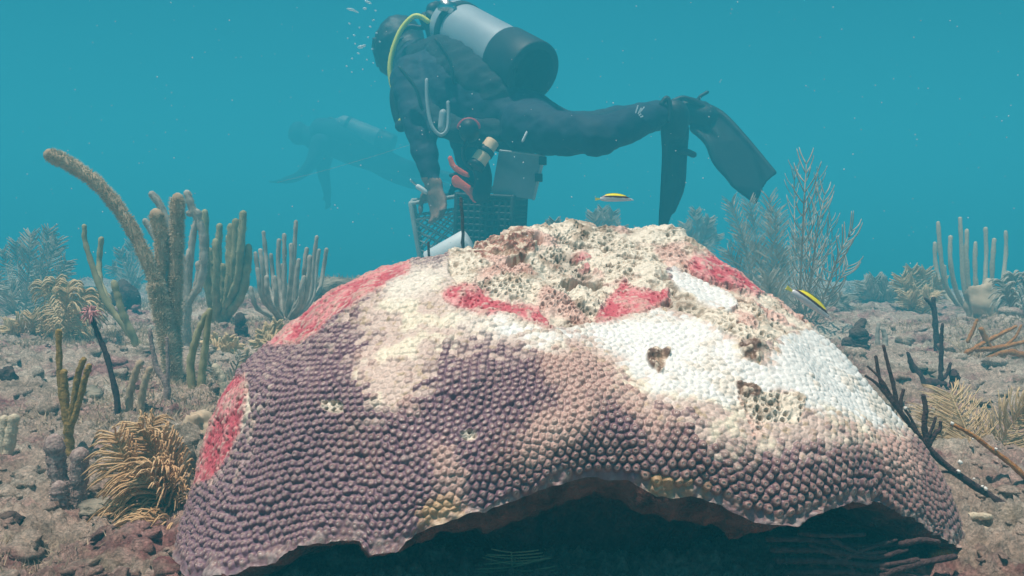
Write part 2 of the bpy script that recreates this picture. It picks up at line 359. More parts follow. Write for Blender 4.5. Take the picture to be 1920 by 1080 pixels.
# soft masks drawn in the photo's pixels, carried by the surface itself
MW, MH, MS = 480, 270, 4.0
gy, gx = np.mgrid[0:MH, 0:MW]; gx = gx * MS + 2; gy = gy * MS + 2
def poly_mask(polys, blur):
    m = np.zeros((MH, MW), bool)
    wx = gx + 9 * fbm(np.stack([gx, gy, 0 * gx], -1), 1 / 60., 3, 91); wy = gy + 9 * fbm(np.stack([gx, gy, 0 * gx], -1), 1 / 60., 3, 92)
    for p in polys:
        p = np.array(p, float); q = np.roll(p, -1, 0); ins = np.zeros_like(m)
        for (x0, y0), (x1, y1) in zip(p, q):
            c = (y0 > wy) != (y1 > wy)
            with np.errstate(divide='ignore', invalid='ignore'): ins ^= c & (wx < (x1 - x0) * (wy - y0) / (y1 - y0 + 1e-9) + x0)
        m |= ins
    m = m.astype(float); k = max(1, int(blur / MS))
    for _ in range(2):
        for ax in (0, 1):
            c = np.cumsum(np.pad(m, [(k + 1, k) if a == ax else (0, 0) for a in (0, 1)], mode='edge'), ax)
            n = m.shape[ax]; m = (np.take(c, np.arange(n) + 2 * k + 1, ax) - np.take(c, np.arange(n), ax)) / (2 * k + 1)
    return m
def samp(m, px, py):
    x = np.clip(px / MS - .5, 0, MW - 1.01); y = np.clip(py / MS - .5, 0, MH - 1.01); i = x.astype(int); j = y.astype(int); u = x - i; v = y - j
    return m[j, i] * (1 - u) * (1 - v) + m[j, i + 1] * u * (1 - v) + m[j + 1, i] * (1 - u) * v + m[j + 1, i + 1] * u * v
SP_POLY = {
    'lower left': [(447, 706), (468, 702), (456, 760), (444, 820), (414, 892), (352, 915), (310, 850), (340, 780), (400, 706)],
    'upper left': [(505, 655), (500, 605), (600, 520), (680, 470), (745, 470), (775, 503), (720, 535), (670, 575), (625, 602), (560, 642)],
    'centre': [(828, 560), (860, 538), (900, 543), (920, 560), (985, 574), (1048, 598), (1042, 618), (990, 604), (955, 592), (900, 588), (850, 582)],
    'middle right': [(1108, 592), (1145, 552), (1166, 520), (1192, 522), (1184, 548), (1250, 541), (1262, 556), (1222, 582), (1162, 592), (1128, 604)],
    'right': [(1290, 488), (1330, 474), (1385, 490), (1420, 535), (1435, 556), (1385, 540), (1330, 524), (1300, 512)]}
MK = {
 'sponge': poly_mask(SP_POLY.values(), 11),
 'spongefaint': poly_mask([[(1050, 470), (1130, 465), (1135, 500), (1080, 512)]], 10) * .6,
 'white': poly_mask([[(920, 598), (960, 602), (1000, 628), (1080, 612), (1160, 597), (1240, 582), (1330, 598), (1360, 640), (1378, 676), (1436, 684), (1458, 630), (1540, 618), (1600, 655), (1680, 735), (1760, 810), (1650, 806), (1570, 780), (1500, 770), (1480, 728), (1420, 742), (1390, 775), (1300, 745), (1235, 742), (1180, 705), (1150, 655), (1080, 640), (1000, 650), (940, 640)],
                     ], 16),
 'strip': poly_mask([[(1235, 508), (1290, 513), (1350, 538), (1388, 576), (1340, 574), (1280, 547)]], 7),
 'pale': poly_mask([[(700, 520), (760, 488), (880, 485), (930, 520), (900, 600), (960, 640), (1000, 665), (940, 690), (890, 650), (850, 625), (830, 680), (790, 740), (730, 790), (690, 750), (640, 700), (700, 640), (690, 600), (660, 590)],
                    [(1130, 640), (1200, 700), (1300, 740), (1500, 740), (1660, 790), (1640, 850), (1560, 830), (1480, 850), (1400, 850), (1320, 830), (1250, 780), (1180, 740), (1120, 690)],
                    [(440, 700), (480, 700), (475, 780), (455, 860), (400, 930), (380, 910), (430, 830)], [(520, 660), (600, 612), (680, 580), (640, 620), (560, 670), (470, 712)]], 38),
 'chalk': poly_mask([[(715, 545), (745, 505), (840, 495), (870, 515), (800, 550), (740, 580)], [(820, 590), (960, 596), (960, 640), (890, 630)]], 14),
 'dead': poly_mask([[(830, 500), (868, 560), (960, 600), (1050, 612), (1160, 592), (1240, 578), (1320, 592), (1362, 636), (1400, 645), (1450, 632), (1545, 615), (1560, 590), (1500, 540), (1420, 470), (1330, 400), (1100, 380), (900, 400), (850, 470)],
                    [(1385, 735), (1440, 730), (1510, 745), (1510, 790), (1440, 800), (1420, 850), (1408, 850), (1405, 790)], [(600, 750), (640, 750), (650, 780), (610, 782)], [(856, 806), (890, 800), (900, 822), (865, 826)],
                    [(450, 720), (474, 706), (462, 800), (430, 880), (395, 925), (390, 905), (425, 870), (446, 800)], [(530, 655), (650, 592), (620, 612), (560, 655)]], 8),
 'peach': poly_mask([[(990, 640), (1150, 640), (1180, 720), (1290, 790), (1240, 810), (1160, 760), (1040, 740)], [(1000, 770), (1100, 750), (1120, 800), (1040, 850), (960, 880), (980, 820)], [(800, 830), (850, 830), (880, 900), (850, 990), (770, 990), (830, 930)],
                     [(1560, 790), (1680, 790), (1720, 880), (1690, 960), (1660, 870)], [(1190, 800), (1240, 790), (1250, 830), (1200, 850)], [(650, 660), (760, 640), (780, 770), (700, 770)]], 16),
 'yellow': poly_mask([[(780, 960), (840, 930), (880, 965), (800, 1000)], [(1180, 895), (1330, 905), (1350, 960), (1230, 940)]], 10),
 'rock': poly_mask([[(1368, 640), (1400, 626), (1440, 640), (1452, 655), (1430, 684), (1395, 682), (1375, 668)], [(1212, 664), (1238, 656), (1262, 668), (1240, 704), (1216, 690)], [(1384, 722), (1430, 722), (1432, 744), (1395, 746)]], 5),
 'knoll': poly_mask([[(880, 480), (925, 432), (990, 425), (1010, 470), (980, 500), (900, 495)]], 8),
 'crev': poly_mask([[(1038, 540), (1070, 526), (1118, 510), (1122, 526), (1090, 542), (1050, 552)], [(945, 488), (975, 478), (998, 484), (985, 498), (955, 500)], [(1000, 452), (1012, 440), (1018, 452), (1008, 466)]], 6)}

MWIDE = np.maximum(MK['white'], MK['strip'])
for _ in range(3):
    k_ = 5
    for ax in (0, 1): MWIDE = sum(np.roll(MWIDE, j_, ax) for j_ in range(-k_, k_ + 1)) / (2 * k_ + 1)
def build_coral():
    th = np.concatenate([np.linspace(150, 390, 1800, endpoint=False), np.linspace(390, 510, 220, endpoint=False)]); nT = len(th)
    B = coral_base(th, NS)
    # lumps of the crown and slow waves
    px, py, _ = project(B)
    for (cx, cy, d, r, h) in ((950, 455, .86, .026, .012), (985, 470, .84, .02, .004), (1010, 436, .89, .012, -.016), (880, 470, .85, .03, -.006), (1310, 460, .88, .03, -.008), (1080, 440, .9, .05, .010), (1190, 450, .88, .05, .006), (1265, 470, .86, .02, .008), (1410, 640, .74, .03, .006), (1500, 650, .74, .04, .005), (760, 520, .82, .06, .008)):
        c = P(cx, cy, d); B[..., 2] += h * np.exp(-((B[..., 0] - c[0]) ** 2 + (B[..., 1] - c[1]) ** 2) / r ** 2)
    ed = np.linspace(0, 1, NS)[None, :]
    B[..., 2] += .007 * fbm(B, 11, 2, 61) * sstep(1., .85, ed) ; B[..., 1] += .006 * fbm(B, 9, 2, 62)
    dT = np.roll(B, -1, 0) - np.roll(B, 1, 0); dS = np.gradient(B, axis=1); N = np.cross(dT, dS); N /= np.linalg.norm(N, axis=-1)[..., None] + 1e-12
    if N[nT // 2, NS // 2, 2] < 0: N = -N
    px, py, dd = project(B)
    # ---- polyp centres: dart throwing, then relaxing on the surface
    SPC = .0069; Lm = .455; nrow = int(Lm / (SPC * .866)); pts = []
    for k in range(nrow):
        sk = 8 + (NS - 14) * (k + .5) / nrow; fi = np.arange(nT); wv = sk + NS * .03 * fbm(np.stack([B[:, int(min(sk, NS - 1)), 0] * 6, B[:, int(min(sk, NS - 1)), 1] * 6, 0 * fi + .5], -1), 1, 2, 15); wv = np.clip(wv, 2, NS - 3)
        a = wv.astype(int); u = (wv - a)[:, None]; ring = B[fi, a] * (1 - u) + B[fi, a + 1] * u
        spc = SPC * (1 + .10 * np.tanh((ring[:, 0] - .05) / .12) * (ring[:, 1] < CY)); ln = np.linalg.norm(np.roll(ring, -1, 0) - ring, axis=1); cu = np.concatenate([[0], np.cumsum(ln / spc)])
        n = int(cu[-1])
        if n < 5: continue
        t = (np.arange(n) + .5 * (k % 2)) * cu[-1] / n; x = np.interp(t, cu, np.arange(nT + 1)); b = x.astype(int) % nT; v = (x - np.floor(x))[:, None]
        pts.append(ring[b] * (1 - v) + ring[(b + 1) % nT] * v)
    pts = np.vstack(pts); pts = pts + RNG.normal(size=pts.shape) * SPC * .16
    sub = B[::2, 4::2].reshape(-1, 3); kb = KDTree(len(sub))
    for i, p in enumerate(sub.tolist()): kb.insert(p, i)
    kb.balance(); loc_s = SPC * (1 + .10 * np.tanh((pts[:, 0] - .05) / .12) * (pts[:, 1] < CY))
    for it in range(11):
        kd = KDTree(len(pts)); pl = pts.tolist(); new = []
        for i, p in enumerate(pl): kd.insert(p, i)
        kd.balance()
        for i, p in enumerate(pl):
            fx = fy = fz = 0.; L_ = loc_s[i]
            for co, j, d in kd.find_n(p, 7)[1:]:
                if d < L_ * 1.3: w_ = (L_ * 1.04 - d) * .26 / (d + 1e-6); fx += (p[0] - co[0]) * w_; fy += (p[1] - co[1]) * w_; fz += (p[2] - co[2]) * w_
            q_ = (p[0] + fx, p[1] + fy, p[2] + fz); new.append(tuple(kb.find(q_)[0]) if it in (5, 10) else q_)
        pts = np.array(new)
    kd = KDTree(len(pts))
    for i, p in enumerate(pts): kd.insert(p, i)
    kd.balance()
    flat = B.reshape(-1, 3); d1 = np.empty(len(flat)); d2 = np.empty(len(flat)); idx = np.empty(len(flat), int)
    for i, p in enumerate(flat.tolist()):
        a, b = kd.find_n(p, 2); d1[i] = a[2]; d2[i] = b[2]; idx[i] = a[1]
    d1 = d1.reshape(nT, NS); d2 = d2.reshape(nT, NS); idx = idx.reshape(nT, NS)
    prnd = RNG.random(len(pts)); pr = prnd[idx]; prnd2 = RNG.random(len(pts))[idx]
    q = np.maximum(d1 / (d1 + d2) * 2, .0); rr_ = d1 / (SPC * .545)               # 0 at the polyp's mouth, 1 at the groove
    ppx, ppy, _ = project(pts)
    S = {k: samp(m, px, py) for k, m in MK.items()}
    SPp = {k: samp(m, ppx, ppy)[idx] for k, m in MK.items()}    # the same, polyp by polyp
    n1 = fbm(B, 60, 4, 71); n2 = fbm(B, 220, 3, 72); n3 = fbm(B, 25, 3, 73)
    sp = sstep(.4, .6, np.maximum(S['sponge'] + .16 * n1 + .10 * n2 + .10 * (prnd2 - .5), S['spongefaint'] * (n1 > -.1)))
    rk = sstep(.38, .6, np.maximum(S['rock'] * (.85 + .5 * n3), S['knoll'] * (.8 + .4 * n1)) + .26 * n1)
    de = sstep(.38, .62, S['dead'] + .22 * n1)
    de = de * (1 - sstep(.3, .6, S['strip'])); wh = sstep(.28, .8, np.maximum(S['white'], S['strip']) + .55 * (pr - .5) + .14 * n1 + .10 * n3)
    pa = sstep(.25, .75, SPp['pale'] + .6 * (pr - .5) + .10 * n3)
    pa = np.maximum(pa, sstep(.06, .42, samp(MWIDE, px, py) + .22 * (pr - .5)))
    pc = sstep(.2, .8, SPp['peach'] + .5 * (prnd2 - .5)); ye = sstep(.2, .8, SPp['yellow'] + .4 * (pr - .5)); ch = S['chalk']
    edge_ = sstep(.972, .998, np.broadcast_to(ed, d1.shape) + .02 * n1)            # crusty lower margin
    live = 1.0
    # ---- relief
    size = .75 + .5 * pr
    dome = np.sqrt(np.clip(1 - np.clip(np.maximum(rr_, q * .96), 0, 1) ** 2.2, 0, 1)); mouth = np.exp(-(q / .2) ** 2); ringm = np.exp(-((q - .44) / .13) ** 2)
    h_live = (.0041 * dome - .0011 * np.exp(-(q / .26) ** 2) + .0003 * ringm) * (.8 + .25 * (prnd2 - .5) + .05 + .3 * pr)
    h_flat = .0017 * dome - .0006 * mouth + .0006 * n2
    h_white = .0027 * np.sqrt(np.clip(1 - (q / 1.02) ** 2, 0, 1)) * (.5 + .5 * pr) * (.55 + .6 * sstep(-.5, .5, n3))
    er = sstep(-.2, .4, fbm(B, 38, 3, 81) + .9 * (prnd2 - .5)); n4 = fbm(B, 17, 4, 82)
    h_dead = (.0017 * np.exp(-((q - .74) / .2) ** 2) - .0032 * sstep(.64, .32, q)) * er + .0024 * n1 + .0014 * n2 - .0025 * sstep(.35, .7, fbm(B, 95, 3, 84)) + .0072 * n4 * sstep(.8, .45, np.broadcast_to(ed, d1.shape)) + .002 * np.abs(n3)
    h_rock = .005 * n1 + .0018 * n2 + .0015
    pore = np.maximum(vnoise(B * 330, 7), 1.1 * sstep(.5, .15, q) * (pr > .35)); h_sp = .0018 + .0012 * n1 + .0008 * n2 - .0024 * sstep(.4, .75, pore)
    h = h_live * (1 - pa) + h_flat * pa
    h = h * (1 - wh) + h_white * wh; h = h * (1 - de) + h_dead * de; h = h * (1 - rk) + h_rock * rk; h = h * (1 - sp) + h_sp * sp
    h = h * (1 - edge_) + (.002 * n1 + .0015 * n2) * edge_
    h = h + .0012 * n1 - .030 * sstep(.2, .8, S['crev'] + .10 * n1)
    # ---- surface colour, with painted glints
    def mixc(a, b, w): return a * (1 - w[..., None]) + b * w[..., None]
    vein = sstep(.72, 1.0, q)
    body = lin(114, 80, 96) * (1 + .12 * (pr[..., None] - .5)); body = mixc(body, lin(128, 92, 90), sstep(-.2, .5, n3 * .5 + .3 * (px - 1000) / 400))
    cl = mixc(body, lin(118, 94, 108), vein)
    cl = mixc(cl, lin(192, 160, 150), ringm * .7); cl = mixc(cl, lin(84, 60, 66), np.exp(-(q / .27) ** 4) * .6); cl = mixc(cl, lin(236, 228, 222), np.exp(-(q / .13) ** 2) * .9)  # white mouth dot: pale oral disc plus a wet glint painted in
    cpe = mixc(mixc(np.broadcast_to(lin(188, 150, 140), cl.shape), lin(206, 176, 166), vein), lin(222, 196, 180), ringm * .5)
    cl = mixc(cl, cpe, pc * .8)
    cl = mixc(cl, np.broadcast_to(lin(194, 158, 104), cl.shape), ye * .6)
    cpa = mixc(np.broadcast_to(lin(216, 194, 182), cl.shape), lin(190, 160, 150), dome * .45); cpa = mixc(cpa, lin(232, 218, 196), sstep(.0, .6, n1)); cpa = mixc(cpa, lin(186, 162, 136), sstep(.25, .9, n2 - .3 * n1))
    cl = mixc(cl, cpa, pa * .9); cl = mixc(cl, np.broadcast_to(lin(230, 220, 208), cl.shape), ch * .8)
    cl = mixc(cl, mixc(np.broadcast_to(lin(226, 222, 219), cl.shape), lin(208, 188, 168), sstep(.15, .7, n3 + .25 * n1 + .5 * (pr - .5)) * .5), wh)
    cd = mixc(np.broadcast_to(lin(220, 206, 190), cl.shape), lin(128, 106, 88), sstep(.6, .35, q) * .6 * er); cd = mixc(cd, lin(120, 96, 78), sstep(.3, .75, fbm(B, 95, 3, 84)) * .7); cd = mixc(cd, lin(160, 134, 112), sstep(.1, .9, n1 + .3 * n2) * .7); cd = mixc(cd, lin(204, 146, 138), sstep(.0, .5, n3) * .55); cd = mixc(cd, lin(104, 80, 66), sstep(.35, .9, -n4) * .5)
    cl = mixc(cl, cd, de)
    cr = mixc(np.broadcast_to(lin(164, 136, 116), cl.shape), lin(108, 80, 68), sstep(-.2, .4, n1)); cr = mixc(cr, lin(168, 104, 92), S['knoll'] * .8 * sstep(-.3, .3, n2)); cr = mixc(cr, lin(212, 190, 170), sstep(.2, .6, n2))
    cl = mixc(cl, cr, rk)
    cs_ = mixc(np.broadcast_to(lin(192, 84, 96), cl.shape), lin(216, 138, 140), sstep(-.3, .6, n1)); cs_ = mixc(cs_, cd, sstep(.05, .6, n2 + .5 * n1) * .6); cs_ = mixc(cs_, lin(166, 62, 74), sstep(.45, .7, pore) * .8)
    cl = mixc(cl, cs_, sstep(.25, .7, np.maximum(S['sponge'] + .22 * n1 + .14 * n2 + .12 * (prnd2 - .5), S['spongefaint'] * (n1 > -.1))))
    cl = mixc(cl, mixc(np.broadcast_to(lin(150, 120, 110), cl.shape), lin(206, 190, 176), sstep(-.1, .5, n2)), edge_ * .35)
    V = B + N * h[..., None]; V[..., 2] += (.0035 * fbm(B, 30, 2, 88) + .0012 * fbm(B, 110, 2, 89)) * sstep(.90, 1., np.broadcast_to(ed, d1.shape)) * (B[..., 1] < CY)
    # ---- split into parts by what covers the surface
    reg = np.zeros((nT, NS), int); reg[(wh > .5)] = 1; reg[(de > .5)] = 2; reg[(rk > .5)] = 3
    cen = {k: np.array(p).mean(0) for k, p in SP_POLY.items()}; sk = list(SP_POLY)
    nearest = np.argmin(np.stack([(px - cen[k][0]) ** 2 + (py - cen[k][1]) ** 2 for k in sk]), 0)
    reg = np.where((sp > .5) & (S['sponge'] > .3) & (B[..., 1] < CY + .1), 4 + nearest, reg)
    reg = np.where(reg >= 4, reg + 100, reg); part = np.where(reg >= 3, np.arange(reg.size).reshape(reg.shape), -1)
    while True:                                   # connected patches of rock and sponge become parts of their own
        old = part.copy()
        for ax, st in ((0, 1), (0, -1), (1, 1), (1, -1)):
            nb = np.roll(part, st, ax); same = (np.roll(reg, st, ax) == reg) & (reg >= 3)
            if ax == 1: same[:, 0 if st == 1 else -1] = False
            part = np.where(same, np.maximum(part, nb), part)
        for _ in range(3): part = np.where(part >= 0, np.maximum(part, part.ravel()[np.clip(part, 0, None)]), -1)
        if (part == old).all(): break
    uid, cnt = np.unique(part[part >= 0], return_counts=True); keep = {}
    for u_, c_ in sorted(zip(uid, cnt), key=lambda z: -z[1]):
        r_ = reg.ravel()[u_]
        if (r_ == 3 and c_ > 500) or (r_ > 100 and c_ > 400 and r_ not in [v[0] for v in keep.values()]): keep[u_] = (r_, 4 + len(keep))
    new = np.where(reg < 3, reg, 2)
    for u_, (r_, id_) in keep.items(): new[part == u_] = id_
    reg = new
    i = np.arange(nT); j = (i + 1) % nT; s = np.arange(NS - 1)
    Q = np.stack([(i[:, None] * NS + s), (i[:, None] * NS + s + 1), (j[:, None] * NS + s + 1), (j[:, None] * NS + s)], -1).reshape(-1, 4)[:, ::-1]
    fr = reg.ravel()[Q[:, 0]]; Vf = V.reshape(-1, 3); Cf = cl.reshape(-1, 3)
    loc = np.array((CX, CY, 0.)); root = thing('coral_boulder', 'large purple and bleached white star coral boulder with pink crusts in the foreground', 'coral', loc)
    m = coral_mat()
    parts = [(0, 'living_tissue', 'purple brown living polyps'), (1, 'bleached_tissue', 'white bleached polyps'), (2, 'dead_skeleton', 'tan pitted dead skeleton')]
    spn = ['pink encrusting sponge on the %s of the coral' % k for k in ('lower left flank', 'upper left shoulder', 'centre of the top', 'top right of centre', 'right shoulder')]
    for u_, (r_, id_) in keep.items(): parts.append((id_, 'bare_rock', None) if r_ == 3 else (id_, 'encrusting_sponge', spn[r_ - 104]))
    for k, nm, lb in parts:
        q_ = Q[fr == k]
        if not len(q_): continue
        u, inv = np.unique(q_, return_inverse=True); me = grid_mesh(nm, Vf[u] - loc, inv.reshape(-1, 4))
        a = me.color_attributes.new('pigment_glint', 'FLOAT_COLOR', 'POINT'); a.data.foreach_set('color', np.concatenate([np.clip(Cf[u], 0, 1), np.ones((len(u), 1))], 1).astype(np.float32).ravel())
        me.materials.append(m); o = bpy.data.objects.new(nm, me); COL.objects.link(o); o.parent = root
        if lb: o['label'] = lb
    # ---- the underside: a crust hanging under the rim, then the hollow and the foot
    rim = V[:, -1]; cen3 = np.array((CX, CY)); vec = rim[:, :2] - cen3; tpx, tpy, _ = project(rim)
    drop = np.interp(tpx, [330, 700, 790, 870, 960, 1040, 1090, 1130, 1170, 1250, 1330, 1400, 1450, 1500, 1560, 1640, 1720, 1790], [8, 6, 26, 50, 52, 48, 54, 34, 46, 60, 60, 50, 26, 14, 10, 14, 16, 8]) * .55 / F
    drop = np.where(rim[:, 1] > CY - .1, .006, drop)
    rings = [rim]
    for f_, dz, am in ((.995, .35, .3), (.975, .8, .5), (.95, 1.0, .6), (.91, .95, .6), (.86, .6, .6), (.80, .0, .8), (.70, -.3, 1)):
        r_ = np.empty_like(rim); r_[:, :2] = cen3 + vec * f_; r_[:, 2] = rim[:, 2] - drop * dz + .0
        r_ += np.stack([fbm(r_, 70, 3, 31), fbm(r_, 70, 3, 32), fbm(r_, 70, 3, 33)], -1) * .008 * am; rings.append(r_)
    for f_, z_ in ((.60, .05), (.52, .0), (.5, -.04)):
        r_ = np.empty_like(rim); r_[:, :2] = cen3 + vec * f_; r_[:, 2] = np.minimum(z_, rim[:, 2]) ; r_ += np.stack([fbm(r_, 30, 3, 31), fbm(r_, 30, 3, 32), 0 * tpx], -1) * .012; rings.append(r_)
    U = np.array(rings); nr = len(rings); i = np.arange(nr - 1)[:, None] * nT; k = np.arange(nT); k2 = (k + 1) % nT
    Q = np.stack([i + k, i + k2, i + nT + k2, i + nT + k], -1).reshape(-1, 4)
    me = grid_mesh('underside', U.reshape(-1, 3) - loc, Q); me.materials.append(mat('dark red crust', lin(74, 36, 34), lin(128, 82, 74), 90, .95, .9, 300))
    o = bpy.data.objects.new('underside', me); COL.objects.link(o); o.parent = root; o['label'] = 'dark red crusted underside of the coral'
    # knobs on the pink sponge of the left shoulder
    km = mat('pale pink knobs', lin(222, 150, 140), lin(236, 178, 164), 90, .8)
    for (x, y, d, r) in ((600, 598, .80, 9), (571, 616, .79, 8), (640, 566, .81, 5), (660, 538, .82, 7), (412, 768, .75, 5), (392, 824, .74, 9)):
        mb = MB(); mb.blob(P(x, y, d), r * d / F, 10, 8, .3, 2, x); mb.build('sponge_knob', km, root)['label'] = 'pale pink knob on the left edge of the coral'
    return root
def coral_mat():
    m = bpy.data.materials.new('coral surface'); m.use_nodes = True; t = m.node_tree; b = t.nodes['Principled BSDF']
    b.inputs['Roughness'].default_value = .42; b.inputs['Specular IOR Level'].default_value = .35
    a = t.nodes.new('ShaderNodeAttribute'); a.attribute_name = 'pigment_glint'; tc = t.nodes.new('ShaderNodeTexCoord')
    n = t.nodes.new('ShaderNodeTexNoise'); n.inputs['Scale'].default_value = 420; n.inputs['Detail'].default_value = 4; t.links.new(tc.outputs['Object'], n.inputs['Vector'])
    r = t.nodes.new('ShaderNodeMapRange'); r.inputs[1].default_value = .3; r.inputs[2].default_value = .7; r.inputs[3].default_value = .86; r.inputs[4].default_value = 1.12; t.links.new(n.outputs['Fac'], r.inputs[0])
    x = t.nodes.new('ShaderNodeMix'); x.data_type = 'RGBA'; x.blend_type = 'MULTIPLY'; x.inputs[0].default_value = 1; t.links.new(a.outputs['Color'], x.inputs[6]); t.links.new(r.outputs[0], x.inputs[7])
    t.links.new(x.outputs[2], b.inputs['Base Color'])
    bp = t.nodes.new('ShaderNodeBump'); bp.inputs['Strength'].default_value = .35; bp.inputs['Distance'].default_value = .002; t.links.new(n.outputs['Fac'], bp.inputs['Height']); t.links.new(bp.outputs[0], b.inputs['Normal'])
    return m
build_coral()

#@@PLANTS@@
# ------------------------------------------------------------------ sea plants
def wpath(pts, d0, n=None):
    q = [P(p[0], p[1], d0 + (p[2] if len(p) > 2 else 0)) for p in pts]; return catmull(q, n or max(6, 5 * len(q)))
def sink(path, amount=.02):
    """lead the foot of a stem down into the sea floor"""
    p = path[0].copy(); g = float(ground_z(p[0], p[1], False)); p[2] = min(p[2], g) - amount; return np.vstack([p, path])
def rods(name, label, cat, base, branches, m, fuzz=0, d=None, group=None, part='branch', seg=10, rough=.17):
    """a colony of rods: branches = [(pixel path from the foot up, radius at foot px, radius at tip px)]"""
    g = gp(*base) if d is None else P(base[0], base[1], d); d0 = depth(g); root = thing(name, label, cat, g, group)
    for k, (pts, r0, r1) in enumerate(branches):
        c = wpath(pts, d0)
        if abs(pts[0][1] - base[1]) < 16: c = sink(c)
        r = np.linspace(r0, r1, len(c)) * d0 / F; r = r * (1 + .08 * np.sin(np.arange(len(c)) * 1.7 + k)); mb = MB(); mb.tube(c, r, seg, rough=rough, seed=k)
        if fuzz:
            L = np.linalg.norm(np.diff(c, axis=0), axis=1).sum(); cnt = int(L * r.mean() * 2 * math.pi * fuzz); fz = MB(); fz.fuzz(c, r, cnt, r.mean() * .46, r.mean() * .085)
        o = mb.build(part, m, root)
        if fuzz: fz.build('polyps', M['polyp_pale'] if m in (M['rod_tan'], M['rod_grey'], M['rod_pale']) else m, o, False)
    return root
def candelabra(name, label, base, tips, r, m, fuzz=0, spread=.35, seed=0, d=None, group=None):
    rng = random.Random(seed); g = gp(*base) if d is None else P(base[0], base[1], d); d0 = depth(g); br = []
    for (tx, ty) in tips:
        dd = rng.uniform(-spread, spread) * .5; bx, by = base; u = rng.uniform(.10, .22)
        br.append(([(bx + (tx - bx) * .06, by, dd * .1), (bx + (tx - bx) * .42, by + (ty - by) * u, dd * .5), (bx + (tx - bx) * .80, by + (ty - by) * (u + .22), dd * .85), (tx + (bx - tx) * .06 + rng.uniform(-3, 3), by + (ty - by) * .72, dd), (tx, ty, dd)], r * 1.25, r))
    return rods(name, label, 'sea rod', base, br, m, fuzz, d, group, seg=8)
def plume(name, label, base, fronds, m, plen, n, r, curl=.5, d=None, cat='sea plume', group=None, lift=.75, droop=.3, seed=0, stem_r=None, flat=.35, part='frond', fuzz=0):
    """feathery colony: fronds = pixel paths; each carries two rows of slender pinnae"""
    rng = np.random.default_rng(seed); g = gp(*base) if d is None else P(base[0], base[1], d); d0 = depth(g); root = thing(name, label, cat, g, group); s = d0 / F
    view = np.array((0, 1., 0))
    for k, pts in enumerate(fronds):
        c = wpath(pts, d0, 26)
        if abs(pts[0][1] - base[1]) < 25: c = sink(c, .015)
        mb = MB(); mb.tube(c, np.linspace(stem_r or r * 1.4, r * .8, len(c)) * s, 6)
        T = np.gradient(c, axis=0); T /= np.linalg.norm(T, axis=1)[:, None]
        for j in range(n):
            t = .12 + .88 * (j // 2) / (n / 2 - .999) if n > 2 else .5; x = min(t, 1) * (len(c) - 1); i = min(int(x), len(c) - 2); p = c[i] + (c[i + 1] - c[i]) * (x - i)
            side = np.cross(T[i], view); side /= np.linalg.norm(side) + 1e-9; sg = 1 if j % 2 else -1
            D = side * sg + T[i] * (lift + .3 * rng.random()) + view * rng.normal() * flat; D /= np.linalg.norm(D)
            L = plen * s * (.55 + .6 * math.sin(math.pi * min(.12 + .8 * t, 1))) * rng.uniform(.75, 1.15)
            q0 = p; q1 = p + D * L * .5; q2 = p + D * L * .8 + T[i] * L * curl * .3 + np.array((0, 0, -droop * L * .2)); q3 = p + D * L + T[i] * L * curl * .6 + np.array((0, 0, -droop * L * .55))
            cc = catmull([q0, q1, q2, q3], 8); mb.tube(cc, np.array([.8, 1, 1, 1, 1, .95, .8, .5]) * r * s, 5, False)
            if fuzz: mb.fuzz(cc, r * s * .9, fuzz, r * s * .9, r * s * .16)
        mb.build(part, m, root)
    return root
def auto_fronds(base, tips, seed=0, sp=.2, bend=.35):
    rng = random.Random(seed); o = []
    for (tx, ty) in tips:
        dd = rng.uniform(-sp, sp); bx, by = base
        o.append([(bx + (tx - bx) * .05, by, 0), (bx + (tx - bx) * bend, by + (ty - by) * .4, dd * .5), (bx + (tx - bx) * .75, by + (ty - by) * .75, dd), (tx, ty, dd)])
    return o

# left: the tall fuzzy rod and what stands round it
rods('sea_rod', 'tall thick fuzzy tan sea rod with one long branch leaning far left', 'sea rod', (328, 722), [
    ([(328, 722), (316, 650), (302, 580), (292, 535)], 16, 13), ([(300, 575), (284, 508), (243, 422), (190, 352), (132, 308), (94, 291)], 11, 12.5),
    ([(297, 560, .01), (300, 510, .02), (303, 450, .02), (293, 402, .02)], 11, 12), ([(326, 690, .02), (326, 600, .03), (330, 480, .03), (333, 372, .03)], 13, 12)], M['rod_tan'], 150000)
rods('sea_rod', 'pale slender sea rod with upcurved branches just behind the tall fuzzy tan rod', 'sea rod', (352, 655), [
    ([(350, 655), (348, 600), (352, 560)], 10, 8), ([(350, 570), (376, 528), (382, 480), (378, 430), (362, 395), (351, 362)], 7.5, 6.5), ([(350, 570), (356, 500), (362, 440), (372, 400), (354, 400)], 6, 6),
    ([(350, 560), (345, 500), (318, 430), (302, 388), (285, 364)], 7, 6.5), ([(345, 560), (310, 480), (288, 440), (272, 414)], 6, 5.5), ([(366, 540), (372, 510), (371, 494)], 5, 5), ([(352, 590), (353, 520), (356, 470)], 7, 6)], M['rod_grey'], 60000)
candelabra('sea_rod', 'olive sea rod with thick upright fingers right of the tall fuzzy rod', (408, 612), [(384, 398), (412, 424), (456, 401), (442, 416), (429, 446), (404, 453), (417, 499), (466, 463), (432, 425), (392, 470)], 6.5, M['rod_olive'], 12000, .3, 3)
candelabra('sea_rod', 'grey sea rod with many thin upright fingers near the left shoulder of the coral', (536, 606), [(479, 475), (494, 436), (488, 470), (523, 451), (533, 441), (555, 416), (546, 459), (575, 467), (594, 445), (598, 470), (612, 468), (508, 478), (483, 505), (529, 497), (560, 488), (581, 482), (500, 520), (470, 540), (515, 520), (570, 520)], 4.0, M['rod_grey'], 12000, .4, 5)
